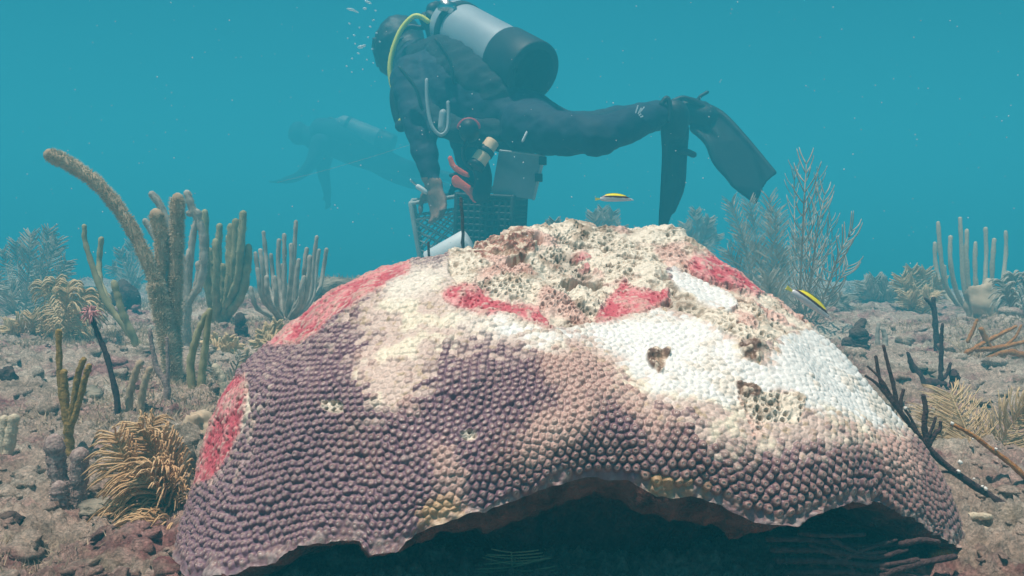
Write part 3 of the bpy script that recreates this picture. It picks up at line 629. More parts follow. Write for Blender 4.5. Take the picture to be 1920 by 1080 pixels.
rods('sea_rod', 'lone dark slender sea rod with tall whips left of the fuzzy rod', 'sea rod', (264, 650), [
    ([(264, 650), (232, 610), (196, 560), (174, 500), (160, 455), (158, 424)], 7, 4), ([(205, 570, .05), (188, 530, .08), (186, 490, .1), (190, 448, .1)], 6, 5), ([(252, 636, -.03), (232, 592, -.04), (222, 560, -.04), (214, 530, -.04)], 7, 6)], M['rod_olive'])
plume('sea_plume', 'large faded grey feathery sea plume at the far left edge', (45, 640), auto_fronds((45, 640), [(-30, 480), (5, 470), (30, 455), (58, 440), (92, 430), (108, 450), (125, 490), (75, 500), (20, 540)], 1, .4), M['plume_grey'], 26, 110, 1.0, .6, d=3.3, droop=.5, seed=2)
plume('sea_plume', 'yellowish sea plume with drooping tips behind the pink tufted twig', (128, 650), auto_fronds((128, 650), [(80, 530), (105, 525), (128, 532), (160, 545), (180, 552), (145, 580)], 2, .1), M['plume_tan'], 36, 60, 1.6, .2, d=2.1, droop=1.2, seed=3)
plume('sea_plume', 'low brown bushy sea plume on the left edge in front of the grey plume', (70, 655), auto_fronds((70, 655), [(30, 600), (60, 590), (95, 596), (120, 610), (10, 610)], 4, .1), M['plume_tan'], 22, 60, 1.2, .5, d=2.2, seed=4)
rods('sea_twig', 'thin dark leaning twig topped with a pink tuft', 'sea whip', (222, 796), [([(222, 796), (218, 740), (200, 668), (184, 628), (172, 596)], 6, 4)], M['dark_twig'], part='stem')
_r = bpy.data.objects[-1] if False else None
def tuft(parent_label, px, py, r, m, n=60, name='tuft'):
    root = next(o for o in COL.objects if o.get('label') == parent_label); d0 = depth(np.array(root['org'])); c = P(px, py, d0); s = r * d0 / F; mb = MB(); rng = np.random.default_rng(3)
    mb.blob(c, s * .45, 8, 6, .4, 2, 3)
    for k in range(n):
        D = rng.normal(size=3) + (0, 0, .4); D /= np.linalg.norm(D); mb.tube(catmull([c, c + D * s * .6, c + D * s + (0, 0, -s * .2)], 5), s * np.array([.05, .06, .06, .05, .03]), 4, False)
    mb.build(name, m, root)
tuft('thin dark leaning twig topped with a pink tuft', 170, 588, 20, M['pink_tuft'])
rods('sea_rod', 'yellow brown branching sea rod standing behind the mauve finger sponges', 'sea rod', (131, 872), [([(131, 872), (130, 830), (128, 795)], 9, 8), ([(130, 820), (118, 755), (112, 700), (110, 622)], 6, 5.5), ([(128, 800), (122, 745), (119, 698)], 7, 6.5), ([(129, 800), (140, 742), (147, 700), (157, 674)], 6, 5.5), ([(131, 805), (148, 755), (158, 715), (167, 686)], 6, 5.5)], M['rod_yellow'], 40000)
rods('finger_sponge', 'clump of three stubby mauve grey fingers on the sea floor at lower left', 'sponge', (132, 945), [([(116, 915), (106, 868), (103, 828)], 16, 17), ([(149, 942), (147, 900), (150, 855)], 15, 16), ([(112, 938, -.02), (111, 915, -.02)], 15, 14)], M['rod_mauve'], 50000, part='finger', seg=14)
rods('sea_rod', 'pale pair of short rods cut by the left border of the picture', 'sea rod', (10, 868), [([(4, 868), (6, 830), (8, 786)], 9, 8), ([(12, 868), (18, 830), (26, 786)], 11, 10)], M['rod_pale'], 30000)
plume('golden_sea_plume', 'golden brown feathery sea plume pressed against the left foot of the coral', (342, 1000), [
    [(338, 985, .05), (316, 910, .05), (288, 845, .05), (258, 795, .05)], [(338, 985, .02), (285, 925, .0), (240, 870, -.01), (216, 815, -.01)], [(340, 995), (290, 965, -.02), (245, 958, -.02), (206, 980, -.02)], [(342, 985, .06), (336, 925, .08), (322, 860, .08), (304, 812, .08)], [(342, 1000, -.02), (310, 992, -.04), (272, 985, -.04), (240, 1002, -.04)],
    [(338, 990, .1), (300, 890, .12), (275, 840, .12), (290, 785, .12)], [(338, 985, .01), (306, 935, -.02), (272, 895, -.03), (240, 905, -.03)], [(340, 995, .03), (322, 940, .0), (300, 900, -.02), (286, 870, -.03)]], M['plume_gold'], 50, 120, 1.8, 1.0, d=.80, droop=1.5, seed=6, flat=.7, fuzz=26)
rods('sea_rod', 'pair of tan upright rods right of the tall fuzzy rod on the rubble', 'sea rod', (370, 736), [([(362, 736), (357, 685), (366, 640), (376, 612), (388, 588)], 8, 5.5), ([(377, 734), (380, 690), (386, 640), (393, 582)], 8, 5.5)], M['rod_olive'], 30000)
rods('sea_rod', 'pair of short tan rods in front of the tall fuzzy rod', 'sea rod', (252, 784), [([(242, 780), (244, 735), (252, 705), (262, 680)], 7, 6), ([(262, 786), (266, 745), (272, 715), (281, 692)], 7, 6)], M['rod_tan'], 40000)
rods('sea_whip', 'thin mauve forked whip right against the foot of the tall fuzzy rod', 'sea whip', (312, 760), [([(312, 760), (312, 722), (294, 690), (286, 655), (281, 618)], 7, 3.5), ([(313, 725), (315, 690), (313, 634)], 5, 3)], M['rod_mauve'])
rods('sea_rod', 'short pale cream rod beside the left flank of the coral', 'sea rod', (418, 752), [([(420, 754), (421, 725), (414, 704), (404, 688)], 9, 7)], M['rod_pale'], 20000)
rods('sea_rod', 'short tan rod sticking up behind the left flank of the coral', 'sea rod', (444, 716), [([(444, 716), (452, 690), (463, 656)], 7, 5.5)], M['rod_tan'], 20000)
rods('tube_sponge', 'stumpy brown tubes on the rubble below the grey thin fingered rod', 'sponge', (452, 636), [([(450, 636), (450, 594)], 9, 10), ([(456, 636), (458, 615)], 8, 8)], M['rock_dark'], part='tube')
plume('sea_plume', 'small tan tufted plume right behind the left shoulder of the coral', (512, 668), auto_fronds((512, 668), [(492, 622), (505, 612), (520, 606), (533, 618), (480, 640)], 5, .05, .2), M['plume_tan'], 16, 18, 2.6, .8, d=1.75, seed=7)
plume('sea_plume', 'small low yellow plume on the rubble between the paired rods and the coral', (418, 668), auto_fronds((418, 668), [(385, 640), (400, 632), (430, 634), (445, 645)], 6, .05, .3), M['plume_tan'], 18, 20, 2.6, .3, d=1.9, seed=8)
plume('sea_plume', 'fine sprawling twiggy plume low beside the short cream rod', (430, 735), auto_fronds((430, 735), [(372, 650), (395, 690), (450, 665), (380, 715)], 8, .05, .4), M['plume_grey'], 16, 16, 1.6, .4, d=1.5, seed=9)

def lump(name, label, cat, px, py, rx, ry, m, d=None, rough=.3, seed=0, group=None, parts=()):
    g = gp(px, py + ry) if d is None else P(px, py + ry, d); d0 = depth(g); s = d0 / F; mb = MB()
    mb.blob(g + np.array((0, 0, ry * s * .9)), (rx * s, rx * s * .8, ry * s * 1.1), 26, 18, rough, 1.8, seed); o = mb.build(name, m); return tag(o, label, cat, group)
lump('barrel_sponge', 'dark rounded barrel sponge in the haze behind the lone dark rod', 'sponge', 236, 570, 26, 40, M['rock_dark'], 2.9, .2, 2)
lump('rock', 'round dark rock at the left border level with the yellow rod tips', 'rock', 14, 706, 17, 17, M['rock_dark'], None, .25, 4)
lump('rock', 'dark brown rock low at the left border below the mauve fingers', 'rock', 22, 978, 24, 16, M['rock_dark'], None, .35, 5)
lump('rock', 'wide grey rock outcrop rising in the haze left of the coral', 'rock', 640, 545, 60, 22, M['rock'], 2.9, .4, 6)
lump('rock', 'low pinkish rock between the mauve fingers and the golden plume', 'rock', 190, 955, 40, 16, M['rock'], None, .4, 8)
lump('rock', 'knobbly tan rock against the left flank of the coral by the pink crust', 'rock', 345, 868, 26, 34, M['rock'], None, .45, 9)
lump('algae_ball', 'fuzzy brown algae lump on the rubble left of the pink crust', 'algae', 372, 800, 30, 26, M['turf'], None, .5, 10)
lump('rock', 'dark flat rock on the rubble under the leaning twig', 'rock', 150, 742, 40, 14, M['rock'], None, .45, 11)
lump('rock', 'dark hollow looking rock at the foot of the paired tan rods', 'rock', 345, 712, 22, 16, M['rock_dark'], 1.75, .45, 12)

# right side
plume('sea_plume', 'tall grey feathery sea plume rising behind the right shoulder of the coral', (1455, 640), auto_fronds((1455, 640), [(1370, 380), (1405, 380), (1388, 430), (1442, 372), (1365, 470), (1420, 460), (1455, 400), (1470, 470), (1400, 540), (1500, 450), (1440, 520)], 11, .3, .5), M['plume_grey'], 36, 150, .5, -.1, d=2.5, droop=.0, seed=12, flat=1.0, lift=1.3)
plume('sea_plume', 'tall wiry grey gorgonian bush right of the grey feathery plume', (1492, 640), auto_fronds((1492, 640), [(1489, 320), (1512, 308), (1535, 336), (1546, 366), (1558, 416), (1596, 434), (1578, 470), (1520, 400), (1500, 430), (1560, 450), (1590, 500), (1535, 470)], 15, .5, .5), M['rod_grey'], 40, 26, 1.0, -.2, d=2.55, droop=-.6, seed=15, flat=.9, lift=1.9, stem_r=2.2)
candelabra('sea_rod', 'faded pale sea rod with bent fingers near the right edge', (1835, 610), [(1759, 418), (1800, 410), (1782, 445), (1813, 433), (1848, 429), (1886, 435), (1753, 456), (1829, 456), (1864, 450), (1770, 500)], 3.8, M['rod_pale'], 0, .6, 16, d=3.4)
plume('sea_plume', 'faded yellowish bushy plume left of the bent fingered rod', (1722, 610), auto_fronds((1722, 610), [(1690, 520), (1710, 505), (1735, 508), (1760, 525), (1745, 550), (1700, 550)], 13, .2), M['plume_tan'], 24, 80, 1.1, .5, d=3.2, seed=13)
plume('sea_plume', 'brown drooping plume cut by the right border below the bent fingered rod', (1905, 620), auto_fronds((1905, 620), [(1880, 530), (1900, 515), (1930, 520), (1890, 565), (1940, 560)], 14, .2), M['plume_grey'], 30, 60, 1.5, .2, d=2.6, droop=1, seed=14)
plume('sea_plume', 'small hazy brown tuft on the sand beyond the slanted fish', (1560, 585), auto_fronds((1560, 585), [(1540, 555), (1558, 548), (1578, 556), (1530, 570), (1590, 572)], 15, .1), M['plume_grey'], 16, 60, 1.0, .5, d=3.2, seed=15)
plume('sea_plume', 'hazy brown tuft further right between the slanted fish and the yellowish plume', (1645, 580), auto_fronds((1645, 580), [(1620, 530), (1640, 522), (1665, 530), (1610, 550), (1680, 550)], 16, .2), M['plume_grey'], 22, 70, 1.1, .5, d=3.8, seed=16)
lump('algae_ball', 'round fuzzy brown bush in front of the bent fingered rod', 'algae', 1848, 565, 36, 36, M['turf'], 2.9, .35, 17)
rods('tube_sponge', 'dark brown sponge lump with one leaning tube on the sand right of the coral', 'sponge', (1604, 655), [([(1600, 652), (1604, 625), (1618, 604)], 15, 8), ([(1610, 654), (1612, 640), (1610, 628)], 22, 17), ([(1588, 655), (1588, 640)], 12, 9)], M['rock_dark'], part='tube', rough=.3)
rods('sea_whip', 'short pale stub whip on the sand right of the dark sponge lump', 'sea whip', (1648, 652), [([(1646, 652), (1645, 630), (1647, 608)], 5, 3.5), ([(1658, 655), (1660, 636), (1656, 618)], 6, 4)], M['rod_grey'])
rods('sea_twig', 'dark forked twig standing in the haze below the yellowish plume', 'sea whip', (1756, 660), [([(1757, 660), (1754, 610), (1750, 560)], 6, 4), ([(1753, 585), (1745, 570), (1735, 560)], 4, 3)], M['dark_twig'])
rods('sea_twig', 'dark crooked stump with a tall straight twig right of the coral', 'sea whip', (1748, 735), [([(1735, 730), (1722, 705), (1710, 684), (1702, 662)], 11, 3), ([(1725, 722), (1745, 718), (1768, 720)], 10, 7), ([(1762, 724), (1764, 690), (1765, 640), (1767, 608)], 5, 3), ([(1766, 712), (1776, 700), (1782, 682)], 4, 3), ([(1785, 735), (1790, 712), (1788, 700)], 8, 9)], M['dark_twig'], rough=.25)
rods('twig_pile', 'heap of broken brown twigs on the sand near the right border', 'dead branch', (1862, 680), [([(1812, 662), (1850, 640), (1905, 612)], 5, 3), ([(1832, 655), (1870, 652), (1925, 640)], 6, 4), ([(1840, 618), (1856, 650), (1880, 672)], 5, 3), ([(1815, 640), (1826, 615), (1832, 600)], 4, 2.5), ([(1850, 672), (1890, 660), (1925, 668)], 7, 6), ([(1885, 650), (1905, 630), (1915, 610)], 3, 2)], M['twig_orange'], rough=.3)
def Z7(*q): return [(1500 + a / 2.25, 600 + b / 2.25) + ((c[0],) if c else ()) for a, b, *c in q]
rods('gorgonian_branch', 'long dark thin gorgonian branch slanting along the right flank of the coral', 'sea whip', (1925, 972), [
    (Z7((958, 838), (800, 742), (650, 640), (560, 560), (480, 462), (420, 384), (365, 312), (335, 240), (320, 156)), 7.5, 3.2), (Z7((412, 374), (395, 280), (372, 190), (352, 110)), 4.2, 3), (Z7((424, 385), (426, 340), (436, 296)), 4, 3), (Z7((366, 318), (325, 270), (278, 236)), 3.5, 2.5), (Z7((395, 340), (350, 260), (286, 196)), 2.6, 2),
    (Z7((540, 535), (524, 450), (530, 380), (520, 320)), 6, 4), (Z7((540, 530), (570, 480), (590, 462), (592, 430)), 5, 3), (Z7((500, 480), (465, 410), (440, 372)), 3, 2.2), (Z7((660, 648), (610, 640), (580, 645)), 3, 2), (Z7((530, 520), (560, 450), (572, 412)), 3.5, 2.4)], M['dark_twig'], d=.80, rough=.2)
def blobs(parent_label, pts, m, name):
    root = next(o for o in COL.objects if o.get('label') == parent_label); d0 = depth(np.array(root['org']))
    for k, (x, y, r) in enumerate(pts):
        mb = MB(); mb.blob(P(x, y, d0 - .004), r * .62 * d0 / F, 10, 8, .5, 2.5, k); mb.build(name, m, root)
blobs('long dark thin gorgonian branch slanting along the right flank of the coral', [(1800, 867, 6.5), (1798, 884, 5), (1848, 916, 6), (1842, 912, 4), (1698, 765, 4.5), (1826, 898, 3.5)], M['white_polyp'], 'white_polyp')
rods('sea_whip', 'bare orange brown stick dotted white entering from the right border', 'sea whip', (1925, 898), [(Z7((960, 672), (880, 600), (800, 540), (720, 480), (640, 440)), 5.5, 3.8)], M['twig_orange'], d=.86, rough=.25, part='stem')
blobs('bare orange brown stick dotted white entering from the right border', [(1785, 794, 5), (1868, 842, 4), (1824, 823, 3)], M['white_polyp'], 'white_polyp')
plume('sea_plume', 'broad tan feather plume in the right foreground behind the orange stick', (1850, 905), [[(1850, 905), (1830, 850), (1805, 790, .02), (1782, 738, .04)], [(1852, 905), (1870, 850), (1895, 800), (1925, 765)], [(1848, 905, .03), (1800, 870, .05), (1768, 830, .06), (1750, 775, .06)], [(1855, 905, .02), (1900, 870, .03), (1940, 850, .03)]], M['plume_tan'], 62, 150, .95, .5, d=1.0, droop=.5, seed=20, flat=.5)
rods('sea_rod', 'three short pale fingers lying on the sand at the right foot of the coral', 'sea rod', (1810, 1010), [(Z7((655, 845), (720, 826), (800, 830)), 7, 6), (Z7((665, 885), (760, 880), (870, 912)), 7, 6), (Z7((690, 918), (780, 930), (860, 956)), 8, 7)], M['rod_pale'], 30000, d=.74)
rods('gorgonian_fan', 'dark limp gorgonian sprawled on the sand under the right overhang of the coral', 'sea whip', (1560, 1075), [
    ([(1440, 1010), (1520, 1012), (1600, 1024, .02), (1690, 1020, .04)], 6, 4), ([(1450, 1030), (1540, 1032), (1640, 1044), (1700, 1030)], 7, 4), ([(1460, 1050), (1560, 1052), (1640, 1060), (1720, 1050)], 7, 5), ([(1470, 1075), (1570, 1072), (1650, 1080)], 7, 5), ([(1640, 1085), (1700, 1062), (1790, 1044)], 9, 6), ([(1500, 1000), (1560, 1004), (1620, 1002)], 5, 4), ([(1560, 1012), (1610, 1036), (1660, 1034)], 5, 3), ([(1580, 1050), (1620, 1030), (1680, 1012)], 5, 3), ([(1640, 1062), (1690, 1075), (1740, 1082)], 6, 4), ([(1520, 1022), (1570, 1044), (1600, 1068)], 5, 3), ([(1690, 1020), (1730, 1012), (1760, 1016)], 6, 4)], M['dark_twig'], d=.60, rough=.2)
rods('sea_rod', 'yellow brown curved rod poking out below the right foot of the coral', 'sea rod', (1750, 1040), [([(1748, 1036), (1790, 1038), (1830, 1052), (1868, 1078)], 8, 5)], M['rod_yellow'], d=.66)
plume('sea_feather', 'pale striped sea feather in the shade under the middle of the coral', (962, 1090), [[(962, 1110), (961, 1085), (960, 1060), (959, 1036)]], M['plume_tan'], 70, 26, 1.5, .05, d=.66, droop=.0, seed=21, flat=.1, lift=-.1)
# round the crates and far off
rods('sea_whip', 'knobbly dark whip standing upright in front of the crates', 'sea whip', (867, 620), [([(868, 620), (867, 500), (868, 440), (864, 372)], 3.5, 3)], M['dark_twig'], d=1.75, rough=.5, part='stem')
rods('sea_whip', 'short thin whip with a yellow tip right beside the knoll of the coral', 'sea whip', (884, 520), [([(884, 520), (887, 480), (893, 455)], 3.4, 3)], M['rod_pale'], d=1.15, part='stem')
rods('sea_whip', 'short thin dark whip below the left corner of the pale lattice crate', 'sea whip', (806, 600), [([(806, 600), (806, 520), (803, 455)], 3, 2.4)], M['dark_twig'], d=1.8, part='stem')
plume('sea_plume', 'faint distant plume behind the coral top below the level fish', (1130, 500), auto_fronds((1130, 500), [(1112, 400), (1130, 392), (1150, 398), (1100, 430), (1165, 425)], 31, .3), M['plume_grey'], 18, 70, .9, .5, d=4.6, seed=31)
plume('sea_plume', 'faint distant plume behind the coral below the hanging fin', (1310, 500), auto_fronds((1310, 500), [(1285, 420), (1305, 395), (1330, 410), (1345, 440)], 32, .3), M['plume_grey'], 18, 70, .9, .5, d=4.8, seed=32)
plume('sea_plume', 'faint low brown tuft just over the coral top left of the level fish', (1045, 480), auto_fronds((1045, 480), [(1020, 425), (1040, 415), (1062, 425), (1005, 435)], 33, .3), M['plume_grey'], 18, 70, .9, .5, d=3.9, seed=33)
plume('sea_plume', 'faint distant grey plume in the haze between the two rods on the left', (250, 560), auto_fronds((250, 560), [(225, 470), (245, 455), (270, 470), (210, 500)], 34, .3), M['plume_grey'], 18, 70, .9, .5, d=4.5, seed=34)
#@@DIVERS@@
UNIT = 1.0; CAMH = 0.26 * K       # from here on in metres
# ------------------------------------------------------------------ divers
def PW(q): return P(q[0], q[1], q[2]), q[3] * q[2] / F
def chain(mb, js, n=None, seg=14, flat=None):
    pr = [PW(j) for j in js]; c = catmull([np.append(p, r) for p, r in pr], n or 6 * len(js)); mb.tube(c[:, :3], c[:, 3], seg)
    for p, r in (pr[0], pr[-1]): mb.blob(p, r * .98, 14, 10)
def remesh(mb, name, m, parent, voxel, smooth=4, wr=0.):
    o = mb.build('tmp', m); md = o.modifiers.new('r', 'REMESH'); md.mode = 'VOXEL'; md.voxel_size = voxel
    if smooth: s = o.modifiers.new('s', 'SMOOTH'); s.iterations = smooth; s.factor = .5
    dg = bpy.context.evaluated_depsgraph_get(); dg.update(); me = bpy.data.meshes.new_from_object(o.evaluated_get(dg)); bpy.data.objects.remove(o)
    me.name = name; org = np.array(parent['org']); co = np.empty(len(me.vertices) * 3, np.float32); me.vertices.foreach_get('co', co)
    co = co.reshape(-1, 3); nn_ = np.empty(len(co) * 3, np.float32); me.vertices.foreach_get('normal', nn_); co = co + nn_.reshape(-1, 3) * (wr * (fbm(co * (1, 1, 1.6), 22, 3, 5) * .8 + .5 * fbm(co, 7, 2, 6)))[:, None] - org; me.vertices.foreach_set('co', co.astype(np.float32).ravel()); me.polygons.foreach_set('use_smooth', np.ones(len(me.polygons), bool)); me.update()
    if not me.materials: me.materials.append(m)
    r = bpy.data.objects.new(name, me); COL.objects.link(r); r.parent = parent; return r
def hand(mb, wrist, dirv, side, size=.19, curl=.5):
    """palm, four unequal curling fingers and a thumb from the side of the palm"""
    d = dirv / np.linalg.norm(dirv); s = side - d * side.dot(d); s /= np.linalg.norm(s); nrm = np.cross(d, s); pl = size * .52
    mb.blob(wrist + d * pl * .5, (1, 1, 1), 14, 10, M=np.stack([d * pl * .58, s * size * .23, nrm * size * .10], 1))
    mb.tube([wrist - d * .02, wrist + d * pl * .35], [.026, .026], 12)
    for k, (o, L) in enumerate(((-.17, .42), (-.06, .48), (.06, .45), (.16, .35))):
        b = wrist + d * pl * .88 + s * size * o; l = size * L; c1 = d * math.cos(curl * .5) + nrm * math.sin(curl * .5); c2 = d * math.cos(curl * 1.3) + nrm * math.sin(curl * 1.3); c3 = d * math.cos(curl * 2) + nrm * math.sin(curl * 2)
        mb.tube(catmull([b, b + c1 * l * .45, b + c1 * l * .45 + c2 * l * .3, b + c1 * l * .45 + c2 * l * .3 + c3 * l * .25], 9), np.linspace(.0105, .0078, 9), 8)
    b = wrist + d * pl * .3 - s * size * .2; t = d * .75 - s * .6 + nrm * .35; t /= np.linalg.norm(t)
    mb.tube(catmull([b, b + t * size * .18, b + (t * .9 + d * .3) * size * .32], 7), np.linspace(.0135, .009, 7), 8)
def cyl_between(mb, a, b, ra, rb, seg=28):
    mb.tube([a, a + (b - a) * .02, b - (b - a) * .02, b], [ra * .96, ra, rb, rb * .96], seg, False)

D1 = thing('person', 'diver in a black wetsuit and fins leaning over the crates', 'person', P(930, 230, 2.45))
mb = MB()
chain(mb, [(788, 126, 2.72, 50), (816, 150, 2.68, 72), (862, 180, 2.60, 82), (925, 212, 2.49, 70), (990, 228, 2.42, 60)])
chain(mb, [(985, 236, 2.36, 52), (1055, 250, 2.22, 42), (1112, 254, 2.12, 36), (1132, 262, 2.10, 31)]); chain(mb, [(1118, 258, 2.11, 37), (1180, 236, 2.2, 33), (1236, 216, 2.32, 25), (1256, 214, 2.34, 22)])
chain(mb, [(985, 214, 2.5, 50), (1045, 236, 2.5, 36), (1110, 242, 2.5, 32)]); chain(mb, [(1110, 242, 2.5, 32), (1200, 222, 2.55, 28), (1285, 208, 2.6, 22), (1305, 210, 2.6, 20)])
chain(mb, [(776, 150, 2.60, 46), (782, 205, 2.53, 38), (792, 255, 2.48, 31), (802, 310, 2.44, 23), (807, 334, 2.43, 18)])
chain(mb, [(835, 165, 2.85, 44), (862, 230, 2.85, 32), (874, 290, 2.76, 22), (878, 322, 2.72, 17)])
chain(mb, [(795, 125, 2.74, 38), (776, 106, 2.80, 30), (760, 96, 2.84, 34)])
hc = P(752, 92, 2.86); mb.blob(hc, (.088, .10, .108), 20, 14)
wr = P(807, 334, 2.43); hand(mb, wr, P(826, 392, 2.40) - wr, np.array((.7, -.6, .3)), .175, .5)
wr2 = P(878, 322, 2.72); hand(mb, wr2, P(886, 372, 2.66) - wr2, np.array((.9, -.3, .1)), .19, .9)
body = remesh(mb, 'body', M['wetsuit'], D1, .0075, 5, .006)
body.data.materials.append(M['skin']); org = np.array(D1['org'])
for p in body.data.polygons:
    x, y, d_ = project(np.array(p.center) + org)
    if (y > 334 and 780 < x < 850 and d_ < 2.55): p.material_index = 1
# hood seam, mask and vest
mb = MB(); mb.blob(P(750, 90, 2.86), (.094, .106, .114), 22, 16); mb.tube(catmull([P(764, 100, 2.83), P(778, 110, 2.79), P(790, 120, 2.76)], 8), np.linspace(.075, .07, 8), 16); remesh(mb, 'hood', M['rubber'], D1, .009, 5, .007)
mb = MB(); mb.box(P(716, 97, 2.86), (.055, .11, .08), Matrix.Rotation(-.25, 3, 'Y') @ Matrix.Rotation(.2, 3, 'Z')); mb.tube(catmull([P(727, 82, 2.78), P(752, 74, 2.755), P(776, 76, 2.82)], 9), .011, 6); remesh(mb, 'mask', M['rubber'], D1, .006, 3)
mb = MB(); chain(mb, [(800, 118, 2.68, 46), (838, 122, 2.65, 58), (886, 150, 2.55, 66), (940, 188, 2.45, 56), (975, 205, 2.42, 42)]); chain(mb, [(772, 140, 2.60, 26), (770, 180, 2.56, 24), (806, 222, 2.5, 26), (870, 246, 2.44, 28), (935, 244, 2.38, 26)]); remesh(mb, 'buoyancy_vest', M['vest'], D1, .009, 5, .010)
mb = MB(); mb.tube(wpath([(744, 150), (738, 180), (742, 212), (752, 240)], 2.55), .013, 8); mb.blob(P(752, 236, 2.54), .02, 10, 8); o = mb.build('shoulder_strap', M['vest'], D1); mb = MB(); mb.tube([P(750, 226, 2.53), P(759, 222, 2.53)], .006, 6); mb.build('clip', M['yellow'], o)
mb = MB(); mb.tube(wpath([(800, 150), (801, 190), (808, 232), (824, 252), (838, 244), (841, 215), (840, 192)], 2.36), .0055, 8); mb.build('drysuit_hose', M['greyhose'], D1)
mb = MB(); mb.tube(wpath([(831, 212), (828, 240)], 2.37), .012, 8); mb.build('inflator', M['greyhose'], D1)
for a_, b_ in (((752, 130), (790, 200)), ((820, 78), (850, 150)), ((900, 236), (960, 150))):
    mb = MB(); c_ = wpath([a_, ((a_[0] + b_[0]) / 2 + 8, (a_[1] + b_[1]) / 2), b_], 2.42); mb.tube(c_, .014, 8, flat=.4); mb.build('webbing', M['rubber'], D1)
# white mark on the shin
c = P(1193, 206, 2.165); mb = MB()
for k, (dx, dz, l) in enumerate(((0, 0, .022), (.008, -.004, .018), (.014, -.001, .02), (.004, -.018, .02), (.012, -.02, .012))): mb.box(c + np.array((dx, -.008, dz)), (.0035, .003, l), Matrix.Rotation(.3 + .2 * k, 3, 'Y'))
mb.build('suit_mark', M['white'], D1, False)
mb = MB(); mb.tube([P(980, 264, 2.24), P(988, 248, 2.24)], .004, 6); mb.build('pull_tab', M['white'], D1)
vn = np.array((.15, -.95, .15)); vn /= np.linalg.norm(vn)
# fins
mb = MB()
bl = [(1288, 192, 2.60), (1322, 190, 2.58), (1352, 212, 2.55), (1400, 262, 2.50), (1456, 325, 2.44), (1438, 340, 2.45), (1428, 358, 2.46), (1418, 384, 2.47), (1372, 350, 2.50), (1346, 312, 2.53), (1326, 268, 2.55), (1296, 248, 2.58)]
mb.prism([P(*q) for q in bl], .014, vn)
for rail in (((1310, 196, 2.585), (1352, 214, 2.55), (1400, 263, 2.50), (1452, 324, 2.445)), ((1300, 240, 2.58), (1327, 268, 2.55), (1347, 312, 2.53), (1414, 378, 2.475)), ((1310, 215, 2.575), (1350, 260, 2.54), (1395, 310, 2.5))): mb.tube(catmull([P(*q) for q in rail], 16), np.linspace(.014, .008, 16), 8)
chain(mb, [(1262, 206, 2.60, 20), (1290, 208, 2.6, 26), (1325, 218, 2.57, 22)]); f1 = remesh(mb, 'fin', M['rubber'], D1, .0042, 3); f1['label'] = 'spread fin blade slanting down to the right'
mb = MB(); mb.tube(wpath([(1308, 194), (1312, 182), (1326, 173)], 2.58), .006, 6); mb.build('strap_tab', M['rubber'], f1); mb = MB(); mb.tube(wpath([(1262, 190), (1280, 184), (1300, 190), (1318, 200)], 2.55), .009, 6); mb.build('fin_strap', M['rubber'], f1)
mb = MB()
bl = [(1243, 228, 2.33), (1262, 205, 2.34), (1286, 226, 2.35), (1281, 290, 2.36), (1279, 350, 2.38), (1268, 384, 2.39), (1257, 408, 2.40), (1246, 440, 2.40), (1237, 424, 2.40), (1240, 396, 2.39), (1243, 350, 2.38), (1247, 285, 2.36)]
vn2 = np.array((.8, -.55, .0)); vn2 /= np.linalg.norm(vn2)
mb.prism([P(*q) for q in bl], .014, vn)
for rail in (((1247, 240, 2.33), (1248, 290, 2.355), (1244, 350, 2.375), (1239, 420, 2.395)), ((1284, 240, 2.345), (1281, 300, 2.36), (1278, 352, 2.38), (1262, 396, 2.395))): mb.tube(catmull([P(*q) for q in rail], 16), np.linspace(.014, .008, 16), 8)
chain(mb, [(1250, 212, 2.335, 22), (1266, 214, 2.335, 26), (1266, 246, 2.34, 21)]); f2 = remesh(mb, 'fin', M['rubber'], D1, .0042, 3); f2['label'] = 'narrow fin blade hanging straight down'
mb = MB(); mb.tube(wpath([(1276, 283), (1288, 285), (1300, 290)], 2.34), [.010] * 15, 6); mb.build('strap_tab', M['rubber'], f2); mb = MB(); mb.tube(wpath([(1240, 195), (1250, 184), (1256, 200), (1254, 226)], 2.29), .008, 6); mb.build('fin_strap', M['rubber'], f2)

def tank(label, top, base, r, m='alu'):
    a = P(*top); b = P(*base); ax = (b - a) / np.linalg.norm(b - a); L = np.linalg.norm(b - a); root = thing('scuba_tank', label, 'air tank', a)
    prof = np.array([(0, .25), (.03, .32), (.06, .62), (.10, .85), (.15, .97), (.20, 1), (.74, 1), (.76, 1)]); mb = MB(); mb.tube(a + ax * (prof[:, :1] * L), prof[:, 1] * r, 36, False); mb.build('cylinder', M[m], root)
    mb = MB(); mb.tube(a + ax * (np.array([.735, .74, .98, .995, 1.0, 1.0, .985])[:, None] * L), np.array([1.0, 1.06, 1.06, 1.04, .98, .80, .72]) * r, 36, False); mb.build('boot', M['rubber'], root)
    mb = MB(); mb.tube(a + ax * (np.array([.20, .205, .255, .26])[:, None] * L), np.array([1.0, 1.04, 1.04, 1.0]) * r, 36, False); o = mb.build('strap', M['vest'], root)
    return root, a, ax, L
T1, ta, tax, tL = tank('silver scuba tank with a black boot on the back of the near diver', (826, 36, 2.72), (1002, 137, 2.38), .089)
mb = MB(); c = ta + tax * tL * .23; u = np.cross(tax, (0, 0, 1.)); u /= np.linalg.norm(u); w = np.cross(u, tax)
sd = -u if (-u)[1] < 0 else u
mb.box(c + sd * .075 + w * (.062 if w[2] > 0 else -.062), (.05, .03, .035), Matrix.Rotation(.4, 3, 'Y')); mb.build('buckle', M['steel'], next(o for o in T1.children if o.name.startswith('strap')))
